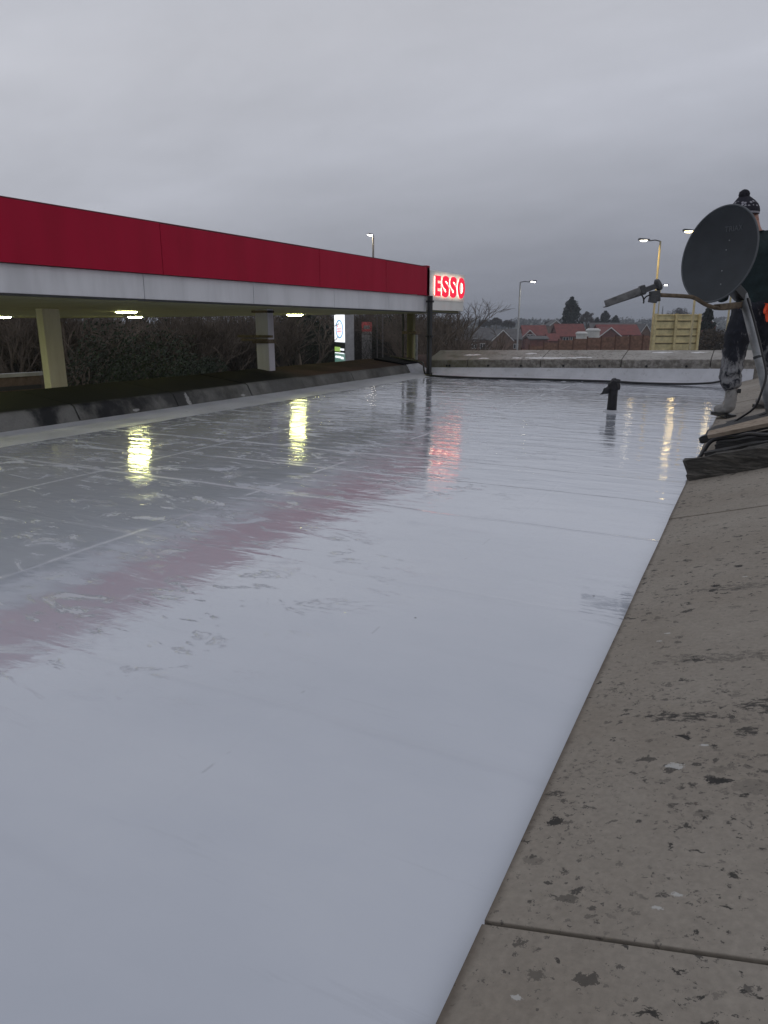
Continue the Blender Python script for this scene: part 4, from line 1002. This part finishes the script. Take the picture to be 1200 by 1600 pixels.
house(819, 855, 509, 524, 190, 'side', M_hb, M_rred, 'red tiled house with small front gable just right of the slim lamp', wins=((846, 530, 1.0, 1.1, 0),), chim=None)
house(817, 838, 516, 526, 187.5, 'gable', M_hb, M_rred, 'small red gabled house front with a white window beside the fence end', wins=((828, 526.5, 1.7, 1.3, 0),), dep=4)
house(828, 856, 526, 530, 150, 'side', M_hb, M_rgrey, 'low grey roofed garage in front of the small gabled house', dep=5, grp='low outbuildings')
house(872, 915, 507, 525, 172, 'side', M_hb, M_rred, 'large bright red roofed house under the tall dark conifer', wins=((884, 530, 1.4, 1.1, 0), (894, 529, 1.0, .9, 0)))
house(858, 874, 522, 532, 168, 'side', M_hb, M_rred, 'low red roofed extension left of the large red roofed house', dep=5, grp='low outbuildings')
house(926, 996, 505, 520, 215, 'side', M_hb2, M_rgrey, 'long grey roofed terrace behind the white tanks', dep=8)
house(938, 1000, 508, 523, 178, 'side', M_hb, mat('dull_red_tiles', color=(.22, .06, .05), rough=.85, vary=.18, vscale=1.2), 'dull red roofed house behind the pointed gable', wins=((985, 526, 1.2, 1.0, 0), (990, 533, 1.1, 1.0, 0)))
house(936, 971, 512, 526, 168, 'gable', M_hb, M_rred, 'dark red house with wide pointed gable and pale barge boards', dep=8)
house(998, 1019, 507, 524, 190, 'gable', M_hb2, M_rgrey, 'grey roofed gabled house left of the timber hoarding', dep=8)
house(1092, 1119, 496, 508, 178, 'gable', M_hb, M_rred, 'red roofed house right of the timber hoarding beside the roofer', dep=8)
house(860, 878, 501, 508, 250, 'gable', M_hb2, M_rgrey, 'small distant grey house left of the tall conifer', dep=8, wins=((872, 509, 1.2, 1, 0),))

# white tanks behind the fence
M_tank = mat('white_plastic_tank', color=(.60, .60, .58), rough=.5, vary=.08, vscale=1)
for x_, y_, r_, D_, lb in ((909, 518, .85, 110, 'short white cylindrical tank left of its taller twin behind the fence'), (927, 513, 1.05, 112, 'taller white cylindrical tank with stepped lid behind the fence')):
    tp = PV(x_, y_, D_); d2 = Vector((tp.x, tp.y, 0)); gz = ground_h(d2.dot(VR), d2.dot(VF))
    tk_ = thing('storage_tank', lb, 'tank', (tp.x, tp.y, gz), 0, 'white tanks behind the fence')
    b = MB(); b.tube([(tp.x, tp.y, gz - .1), (tp.x, tp.y, tp.z - .35)], r_ * .95, 20); b.build('tank_body', M_tank, tk_)
    b = MB(); b.tube([(tp.x, tp.y, tp.z - .38), (tp.x, tp.y, tp.z - .2), (tp.x, tp.y, tp.z)], [r_ * 1.08, r_ * 1.05, r_ * .72], 20); b.build('lid', M_tank, tk_)

# ---------------------------------------------------------------- trees
M_bark = mat('bare_branches', color=(.12, .095, .075), rough=.95, vary=.2, vscale=2)
M_bark2 = mat('ivy_bark', color=(.032, .036, .026), rough=.95, vary=.25, vscale=2)
def bare_tree(seed, height, spread, nstem=3, depth=5, twig=.012):
    rnd = random.Random(seed); tr = MB(); cr = MB()
    def grow(p, d, ln, r, lev):
        mid = p + d * ln * .5 + Vector((rnd.uniform(-1, 1), rnd.uniform(-1, 1), rnd.uniform(-1, 1))) * ln * .07
        e = p + d * ln + Vector((rnd.uniform(-1, 1), rnd.uniform(-1, 1), 0)) * ln * .05
        (tr if lev < 2 else cr).tube([p, mid, e], [r, r * .85, r * .68], 5 if lev < 2 else 3, False)
        if lev >= depth: return
        nb = rnd.choice((2, 3, 3, 4)) if lev < depth - 1 else rnd.choice((3, 4, 5))
        for k in range(nb):
            sp = rnd.uniform(.25, .75) * (1 + .12 * lev); ax = Vector((rnd.gauss(0, 1), rnd.gauss(0, 1), rnd.gauss(0, .55))).normalized()
            nd = (d + ax * sp + Vector((0, 0, .20))).normalized()
            st = p.lerp(e, rnd.uniform(.45, 1.0)) if k else e
            grow(st, nd, ln * rnd.uniform(.60, .86), max(twig * .6, r * rnd.uniform(.48, .66)), lev + 1)
    for k in range(nstem):
        a_ = rnd.uniform(0, 6.28); d = (Vector((math.cos(a_), math.sin(a_), 0)) * spread * rnd.uniform(.2, .6) + Vector((0, 0, 1))).normalized()
        grow(Vector((math.cos(a_) * .15, math.sin(a_) * .15, -.1)), d, height * .27, height * .015 + .02, 0)
    return tr, cr
def to_mesh(mb, name, mt, sc=None):
    me = bpy.data.meshes.new(name); me.from_pydata([tuple(p) for p in mb.v], [], mb.f); me.update(); me.materials.append(mt); return me
variants = []
for sd_ in range(5):
    a_, b_ = bare_tree(100 + sd_, 5.6, .9, 3 if sd_ % 2 else 4)
    zmax = max(p.z for p in b_.v)
    variants.append((to_mesh(a_, 'trunk', M_bark), to_mesh(b_, 'crown', M_bark), zmax))
def put_tree(v, loc, h, rz, label, group='bare trees beyond the canopy', wide=1.0, cat='tree', name='bare_tree'):
    tm, cm, zm = variants[v]
    t_ = thing(name, label, cat, loc, rz, group); s_ = h / zm
    t_.scale = (s_ * wide, s_ * wide, s_)
    for me, nm in ((tm, 'trunk'), (cm, 'crown')):
        o = bpy.data.objects.new(nm, me); col.objects.link(o); o.parent = t_
    return t_
rnd = random.Random(5)
row = 'leafless trees in the belt seen under the canopy'
spots = []
for i in range(20):
    x_ = -30 + i * 37; D_ = 24 + (x_ / 700) * 14 + rnd.uniform(-1, 1); spots.append((x_, D_, rnd.uniform(4.6, 5.4), 0))
for i in range(17):
    x_ = -60 + i * 44; D_ = 34 + (x_ / 700) * 12 + rnd.uniform(-1.5, 1.5); spots.append((x_, D_, rnd.uniform(4.8, 6.0), 1))
for i, (x_, D_, h_, rw) in enumerate(spots):
    if 470 < x_ < 610 and D_ < 44: D_ = 45 + rnd.uniform(0, 3)
    g_ = PV(x_, 520, D_); d2 = Vector((g_.x, g_.y, 0))
    put_tree(i % 5, (g_.x, g_.y, -3.12), h_, rnd.uniform(0, 6.28), 'one of the dark leafless trees packed in the belt seen under the canopy', row, rnd.uniform(1.0, 1.25))
g_ = PV(705, 520, 27); put_tree(1, (g_.x, g_.y, -3.12), 4.75, 1.0, 'bare branching tree silhouetted right of the canopy end column', None, .95)
g_ = PV(690, 520, 33); put_tree(3, (g_.x, g_.y, -3.12), 4.6, 2.0, 'second bare tree just behind the one beside the end column', None, 1.0)
g_ = PV(672, 520, 30); put_tree(2, (g_.x, g_.y, -3.12), 4.9, 4.0, 'bare tree behind the thin drain pipe at the canopy end', None, 1.1)

# leafy things: crowns of many small leaf faces
M_ever = mat('evergreen_leaves', color=(.018, .030, .014), rough=.8, vary=.35, vscale=3)
M_conif = mat('conifer_foliage', color=(.020, .030, .022), rough=.9, vary=.3, vscale=2)
M_haz = mat('twiggy_crown', color=(.085, .075, .065), rough=.95, vary=.25, vscale=1)
def leaf_cloud(centres, per_, size, rnd_, flat=.8):
    mb = MB()
    for (c_, r_) in centres:
        for _ in range(per_):
            d = Vector((rnd_.gauss(0, 1), rnd_.gauss(0, 1), rnd_.gauss(0, 1) * flat)).normalized() * r_ * rnd_.uniform(.55, 1.05) ** .6
            p = c_ + d; n_ = Vector((rnd_.gauss(0, 1), rnd_.gauss(0, 1), rnd_.gauss(0, 1))).normalized(); a_ = n_.orthogonal().normalized(); b_ = n_.cross(a_); s_ = size * rnd_.uniform(.5, 1.2)
            mb.add([p - a_ * s_, p + b_ * s_ * .5, p + a_ * s_, p - b_ * s_ * .5], [(0, 1, 2, 3)])
    return mb
def shrub(px, py, D, w_, h_, label, cat='shrub', per_=260, size=.05, m_=M_ever, name='evergreen_shrub', group=None, seed=1, n=34):
    g0 = PV(px, py, D); base_ = Vector((g0.x, g0.y, -3.1)); r0 = random.Random(seed)
    t_ = thing(name, label, cat, base_, 0, group)
    cs = []
    for _ in range(n):
        z_ = r0.uniform(.08, 1.0); rad = math.sqrt(max(0.05, 1 - (z_ * 1.02 - .35) ** 2 / .52)); a_ = r0.uniform(0, 6.28); q_ = r0.uniform(.1, .8) * rad
        cs.append((base_ + VR * math.cos(a_) * q_ * w_ / 2 + VF * math.sin(a_) * q_ * w_ / 2 + Vector((0, 0, z_ * h_)), w_ * r0.uniform(.11, .2)))
    leaf_cloud(cs, per_, size, r0).build('crown', m_, t_)
    b_ = MB(); b_.tube([base_ - Vector((0, 0, .1)), base_ + Vector((.05, 0, h_ * .7))], [.09, .03], 6); b_.build('trunk', M_bark, t_)
    return t_
shrub(200, 560, 19, 5.2, 3.4, 'dark evergreen bush right of the yellow lit column', seed=3, per_=320)
shrub(315, 560, 27, 2.8, 2.5, 'smaller dark evergreen bush in the belt left of the grey column', seed=4)
shrub(475, 510, 36, 4.6, 4.7, 'tall ivy clad evergreen left of the illuminated price sign', seed=5, size=.07)
shrub(620, 540, 40, 5.5, 3.6, 'low evergreen bush behind the trees right of the price sign', seed=6, size=.07)
# tangled undergrowth: nobody could count it
ug = MB(); r0 = random.Random(9)
for i in range(5200):
    x_ = r0.uniform(-90, 745); D_ = 27 + (max(x_, 0) / 700) * 12 + r0.uniform(-3, 9)
    if (495 < x_ < 590 and D_ < 39) or x_ > 700: continue
    g_ = PV(x_, 560, D_); p = Vector((g_.x, g_.y, -3.12 + r0.uniform(0, .5)))
    hmax = (3.9 if r0.random() < .7 else 4.6) * (.55 if x_ > 690 else 1)
    d = Vector((r0.gauss(0, .35), r0.gauss(0, .35), 1)).normalized(); ln = r0.uniform(.45, 1) * hmax
    q_ = p + d * ln * .55; e = q_ + (d + Vector((r0.gauss(0, .3), r0.gauss(0, .3), 0))).normalized() * ln * .45; th = r0.uniform(.008, .022)
    ug.tube([p, q_, e], [th, th * .8, th * .4], 3, False)
    for _ in range(3):
        s_ = p.lerp(e, r0.uniform(.3, .9)); ug.tube([s_, s_ + Vector((r0.gauss(0, .4), r0.gauss(0, .4), r0.uniform(.05, .7)))], [th * .5, th * .3], 3, False)
o = ug.build('undergrowth', mat('bramble', color=(.036, .030, .024), rough=.95, vary=.2)); tag(o, 'dark tangled scrub between the trees beyond the canopy', 'undergrowth', kind='stuff')
hb = MB(); hb_c = []
for i in range(260):
    x_ = r0.uniform(-120, 700); D_ = 44 + (max(x_, 0) / 700) * 10 + r0.uniform(-2, 3); g_ = PV(x_, 560, D_)
    hb_c.append((Vector((g_.x, g_.y, -3.1 + r0.uniform(.1, 2.7))), r0.uniform(.4, .8)))
o = leaf_cloud(hb_c, 70, .09, r0).build('hedge', mat('winter_hedge', color=(.034, .030, .022), rough=.95, vary=.3, vscale=1)); tag(o, 'dark hedge closing the view behind the leafless trees', 'hedge', kind='stuff')
hb_c = []
for i in range(60):
    x_ = r0.uniform(1090, 1135); D_ = 60 + r0.uniform(-3, 3); g_ = PV(x_, 560, D_); hb_c.append((Vector((g_.x, g_.y, -3.1 + r0.uniform(.1, 3.0))), r0.uniform(.4, .7)))
o = leaf_cloud(hb_c, 70, .12, r0).build('hedge', mat('brown_hedge', color=(.075, .058, .042), rough=.95, vary=.3, vscale=2)); tag(o, 'brown winter hedge right of the timber hoarding', 'hedge', kind='stuff')

def conifer(px, ytop, ybase, D, wpx, label, seed, m_=M_conif, per_=26):
    tp = PV(px, ytop, D); zb = PV(px, ybase, D).z; d2 = Vector((tp.x, tp.y, 0)); gz = ground_h(d2.dot(VR), d2.dot(VF)); H_ = tp.z - gz; W_ = wpx * D / 1110 / 2
    t_ = thing('conifer_tree', label, 'tree', (tp.x, tp.y, gz)); r0 = random.Random(seed); cs = []
    for _ in range(150):
        k = r0.random() ** .8; z_ = gz + 1 + (H_ - 1.6) * k; rad = W_ * min(1.0, (1.12 - k) * 1.35) ** .8 * r0.uniform(.35, 1.0); a_ = r0.uniform(0, 6.28)
        cs.append((Vector((tp.x, tp.y, z_)) + VR * math.cos(a_) * rad + VF * math.sin(a_) * rad, W_ * r0.uniform(.12, .24)))
    for k in range(10): cs.append((Vector((tp.x, tp.y, gz + H_ * (.9 + .01 * k))), W_ * .12))
    leaf_cloud(cs, per_, .34 * D / 180, r0, 1.2).build('crown', m_, t_)
    b_ = MB(); b_.tube([(tp.x, tp.y, gz - .2), (tp.x, tp.y, gz + H_ * .85)], [.3, .06], 6); b_.build('trunk', M_bark, t_)
conifer(894, 465, 507, 200, 42, 'tall broad dark conifer standing behind the large red roofed house', 21, per_=44)
conifer(946, 487, 507, 235, 30, 'medium dark conifer right of the tallest one', 22)
conifer(962, 494, 507, 240, 24, 'low dark conifer rightmost behind the grey terrace roof', 23)
conifer(933, 497, 508, 238, 22, 'low dark conifer left of the medium one', 24)
conifer(1108, 477, 500, 90, 30, 'dark conifer between the hoarding and the roofer', 25)
def fuzzy(px, ytop, D, wpx, label, seed, m_=M_haz, hpx=22, name='bare_tree'):
    tp = PV(px, ytop, D); d2 = Vector((tp.x, tp.y, 0)); gz = ground_h(d2.dot(VR), d2.dot(VF)); W_ = wpx * D / 1110 / 2; r0 = random.Random(seed)
    t_ = thing(name, label, 'tree', (tp.x, tp.y, gz)); cs = []; Hc = hpx * D / 1110
    for _ in range(70):
        a_ = r0.uniform(0, 6.28); e_ = r0.uniform(-.4, 1.57); rr_ = r0.uniform(.5, .95)
        cs.append((Vector((tp.x, tp.y, tp.z - Hc * .62)) + (VR * math.cos(a_) + VF * math.sin(a_)) * math.cos(e_) * W_ * rr_ + Vector((0, 0, math.sin(e_) * Hc * .58 * rr_)), W_ * .16))
    leaf_cloud(cs, 60, .14 * D / 180, r0).build('crown', m_, t_)
    b_ = MB(); b_.tube([(tp.x, tp.y, gz - .2), (tp.x, tp.y, tp.z - Hc * .5)], [.35, .15], 6); b_.build('trunk', M_bark, t_)
fuzzy(918, 486, 225, 26, 'brownish bare crown between the tall and medium conifers', 31)
fuzzy(776, 496, 260, 22, 'small bare tree left of the slim lamp above the grey roof', 33, hpx=14)
fuzzy(757, 500, 250, 20, 'lower bare tree above the leftmost grey roof', 34, hpx=12)
fuzzy(795, 500, 262, 22, 'bare tree directly left of the slim lamp behind the gable', 35, hpx=12)
fuzzy(862, 501, 270, 28, 'bare tree right of the slim lamp behind the red tiled house', 36, hpx=12)
fuzzy(1062, 482, 300, 52, 'broad domed bare tree behind the top of the timber hoarding', 32, hpx=26)
# distant woods on the ridge
dw = MB(); r0 = random.Random(12); cs = []
for i in range(1500):
    y_ = r0.uniform(430, 820); x_ = r0.uniform(-60, 620); gz = ground_h(x_, y_)
    cs.append((VW(x_, y_, gz + r0.uniform(.5, 2.6)), r0.uniform(2.0, 4.0)))
M_far = mat('distant_wood', color=(.05, .052, .045), rough=.95, vary=.25, vscale=.05)
o = leaf_cloud(cs, 13, 1.5, r0, .6).build('distant_wood', M_far); tag(o, 'far wooded ridge along the horizon', 'wood', kind='stuff')
# lattice radio mast
tp = PV(1036, 478, 420); rm = MB(); gz = -4
for sx in (-1, 1):
    for sy in (-1, 1): rm.tube([(tp.x + sx * .8, tp.y + sy * .8, gz), (tp.x, tp.y, tp.z)], .12, 4)
for k in range(9):
    z_ = gz + (tp.z - gz) * k / 9; q_ = .8 * (1 - k / 9); rm.tube([(tp.x - q_, tp.y, z_), (tp.x + q_, tp.y, z_ + 1)], .08, 4)
tag(rm.build('radio_mast', M_darkmetal), 'thin lattice mast on the horizon left of the timber hoarding', 'mast')

# ---------------------------------------------------------------- illuminated price sign beyond the canopy
SD = 31.5
s0 = PV(522.5, 491, SD + 1.2); s1 = PV(538.5, 491, SD); xd = (s1 - s0); xd.z = 0; sw = xd.length; xd.normalize(); nd = xd.cross(Vector((0, 0, 1))).normalized()
if nd.dot(VF) > 0: nd = -nd
ts = thing('price_sign', 'tall illuminated petrol price sign with blue oval, seen under the canopy', 'sign', (s0.x, s0.y, -3.1))
def sbox(x0, x1, z0, z1, d0, d1, name, m_, par, bevel=0):
    b_ = MB(); f = lambda x, d, z: Vector((s0.x, s0.y, 0)) + xd * x + nd * d + Vector((0, 0, z))
    b_.hexa([f(x0, d0, z0), f(x1, d0, z0), f(x1, d1, z0), f(x0, d1, z0)], [f(x0, d0, z1), f(x1, d0, z1), f(x1, d1, z1), f(x0, d1, z1)]); return b_.build(name, m_, par, bevel=bevel)
zt = s0.z + .15
yz = lambda y_: PV(530, y_, SD).z
M_sgrey = mat('sign_side_grey', color=(.36, .36, .38), rough=.6)
M_slit = lampmat('lit_white_panel', (.93, .97, 1.0), 1.15); M_sblue = lampmat('lit_blue', (.0, .27, .60), .9); M_sred = lampmat('lit_red', (.95, .08, .12), .8)
M_sgreen = lampmat('lit_green', (.0, .10, .06), .9); M_slime = lampmat('lit_lime', (.28, .50, .03), .8); M_sdim = mat('sign_dark', color=(.05, .055, .05), rough=.5)
sbox(0, sw, -3.1, zt, -.42, -.01, 'sign_frame', M_sgrey, ts)
# broad grey flank
b = MB(); e0 = s1; e1 = PV(549.5, 491, SD + .35)
b.hexa([Vector((s1.x, s1.y, -3.1)), Vector((e1.x, e1.y, -3.1)), Vector((e1.x, e1.y, -3.1)) + VF * .5, Vector((s1.x, s1.y, -3.1)) + VF * .5],
       [Vector((s1.x, s1.y, zt)), Vector((e1.x, e1.y, zt)), Vector((e1.x, e1.y, zt)) + VF * .5, Vector((s1.x, s1.y, zt)) + VF * .5]); b.build('sign_flank', M_sgrey, ts)
pn = sbox(.02, sw - .02, yz(535), zt - .02, -.01, .02, 'logo_panel', M_slit, ts)
f = lambda x, d, z: Vector((s0.x, s0.y, 0)) + xd * x + nd * d + Vector((0, 0, z))
cx_, czz = sw * .53, yz(514.5); rx_, rz_ = sw * .36, (yz(500) - yz(529.5)) / 2
b = MB(); N = 40
for k in range(N):
    a0, a1 = 2 * math.pi * k / N, 2 * math.pi * (k + 1) / N
    q = []
    for d_ in (.022, .03):
        for aa in (a0, a1):
            for rr_ in (1.0, .80 if True else 0): q.append(f(cx_ + math.cos(aa) * rx_ * rr_, d_, czz + math.sin(aa) * rz_ * (rr_ if rr_ == 1 else .86)))
    b.hexa([q[0], q[1], q[3], q[2]], [q[4], q[5], q[7], q[6]])
b.build('blue_oval', M_sblue, pn)
ltr = letter('Esso', -rx_ * .62, rx_ * .62, -rz_ * .36, rz_ * .36, 'logo_lettering', M_sred, 0, .002, pn, .02, origin=f(cx_, .03, czz), xdir=xd)
gp = sbox(.02, sw - .02, yz(575), yz(552.5), -.01, .02, 'price_panel', M_sgreen, ts)
sbox(.02, sw - .02, yz(551.5), yz(536), -.01, .02, 'fuel_panel', M_sdim, ts)
sbox(.06, sw * .58, yz(550), yz(543), .021, .035, 'price_bar', M_slime, gp)
for (a_, c_, y0_, y1_) in ((.6, .95, 548, 545), (.06, .95, 553.2, 551.8), (.1, .62, 560.5, 557.5), (.64, .88, 561.5, 558.5)):
    sbox(sw * a_, sw * c_, yz(y0_), yz(y1_), .023, .038, 'price_bar', M_slit, gp)
# second faded red topped poster board among the trees
PB = thing('poster_board', 'faded red topped notice board half hidden by twigs right of the price sign', 'sign', PV(573, 560, 37.5) * 1)
b = MB(); p0 = PV(565, 503, 37.5); p1 = PV(581, 503, 37.9); zb_ = PV(573, 560, 37.5).z
M_pb = mat('pale_poster', color=(.30, .29, .28), rough=.7, vary=.3, vscale=9); M_pr = mat('red_poster', color=(.62, .12, .12), rough=.7, vary=.2, vscale=8)
zm_ = PV(573, 518, 37.5).z
def slab(pa, pb, z0, z1, th_, name, m_, par):
    b_ = MB(); a_ = Vector((pa.x, pa.y, z0)); c_ = Vector((pb.x, pb.y, z0)); dz_ = Vector((0, 0, z1 - z0)); k_ = VF * th_
    b_.hexa([a_, c_, c_ + k_, a_ + k_], [a_ + dz_, c_ + dz_, c_ + dz_ + k_, a_ + dz_ + k_]); return b_.build(name, m_, par)
slab(p0, p1, -3.0, zm_ - .004, .1, 'board', M_pb, PB); rp = slab(p0, p1, zm_, p0.z, .1, 'red_header', M_pr, PB)
slab(p0.lerp(p1, .2) - VF * .012, p0.lerp(p1, .8) - VF * .012, zm_ + .12, zm_ + .3, .012, 'header_print', M_pb, rp)
# slim posts in the belt
M_postd = mat('weathered_post', color=(.13, .12, .115), rough=.9)
for x_, D_, lb in ((589.5, 36, 'slim grey post right of the faded notice board'), (598, 34, 'thin wooden post just left of the canopy end, among dark scrub')):
    g_ = PV(x_, 560, D_); b = MB(); b.tube([(g_.x, g_.y, -3.1), (g_.x, g_.y, 1.1)], .032, 6); tag(b.build('post', M_postd), lb, 'post')
# low brick wall at the far left
M_wallb = mat('old_brick_wall', color=(.12, .085, .065), rough=.9, vary=.25, vscale=6)
wa = thing('garden_wall', 'low brick wall with stone coping at the far left behind the left coping', 'wall', PV(20, 600, 17))
a_ = PV(-60, 594, 17); c_ = PV(64, 594, 18.5); slab(a_, c_, -3.09, a_.z, .22, 'wall_face', M_wallb, wa)
slab(a_ - VF * .05, c_ - VF * .05, a_.z + .003, a_.z + .09, .32, 'wall_coping', M_conc, wa)
slab(a_ - VF * .03, c_ - VF * .03, a_.z - .32, a_.z - .22, .28, 'wall_band', M_dark, wa)

# ---------------------------------------------------------------- cars glimpsed through the scrub
M_tail = lampmat('tail_light', (1, .03, .02), 9); M_headl = lampmat('head_light', (1, .97, .9), 30); M_rub = mat('tyre', color=(.02, .02, .02), rough=.8)
def car(loc, rz, label, lit, body):
    t_ = thing('parked_car', label, 'car', loc, rz, 'cars on the road'); Mx = Matrix.Translation(loc) @ Matrix.Rotation(rz, 4, 'Z'); P_ = lambda x, y, z: Mx @ Vector((x, y, z))
    pr = [(-2.1, .35), (-2.1, .85), (-1.95, 1.0), (-1.2, 1.05), (-.6, 1.48), (.7, 1.5), (1.5, 1.08), (2.1, 1.0), (2.15, .35)]
    b_ = MB(); b_.extr(pr, -.85, .85, lambda x, z, y: P_(x, y, z)); b_.build('body', body, t_, bevel=.06)
    b_ = MB(); b_.extr([(-1.0, 1.08), (-.55, 1.42), (.66, 1.44), (1.3, 1.1)], -.862, .862, lambda x, z, y: P_(x, y, z)); b_.build('window', M_glass, t_)
    for x in (-1.35, 1.35):
        for y in (-.8, .8): b_ = MB(); b_.tube([P_(x, y - .1, .32), P_(x, y + .1, .32)], .32, 16); b_.build('wheel', M_rub, t_)
    for y in (-.62, .62):
        b_ = MB(); b_.box(P_(-2.1 if lit == 'head' else 2.14, y, .78 if lit == 'tail' else .68), (.1, .3, .16), Matrix.Rotation(rz, 3, 'Z')); b_.build('tail_light' if lit == 'tail' else 'headlight', M_tail if lit == 'tail' else M_headl, t_)
M_car1 = mat('dark_car_paint', color=(.03, .03, .035), rough=.3, coat=.6); M_car2 = mat('silver_car_paint', color=(.25, .25, .26), rough=.3, coat=.6)
cl_ = PV(286, 585, 56); car(Vector((cl_.x, cl_.y, -3.08)), math.atan2(-VF.y, -VF.x) + .2, 'dark car with red tail lights glimpsed through scrub under the canopy', 'tail', M_car1)
cl_ = PV(670, 541, 76); car(Vector((cl_.x, cl_.y, -3.08)), math.atan2(VF.y, VF.x) + .15, 'silver car with white headlights behind the drain pipe', 'head', M_car2)

# ---------------------------------------------------------------- evening air
hz = MB(); hz.box(VW(0, 700, 6), (3400, 2300, 40), Matrix.Rotation(AZ, 3, 'Z'))
hm = bpy.data.materials.new('evening_haze'); hm.use_nodes = True; ht_ = NT(hm.node_tree)
ho_ = ht_.node('ShaderNodeOutputMaterial'); pv_ = ht_.node('ShaderNodeVolumePrincipled'); ht_.l.new(pv_.outputs[0], ho_.inputs['Volume'])
pv_.inputs['Color'].default_value = (.75, .80, .88, 1); pv_.inputs['Density'].default_value = .0007; pv_.inputs['Anisotropy'].default_value = 0
struct(hz.build('haze', hm), 'stuff')
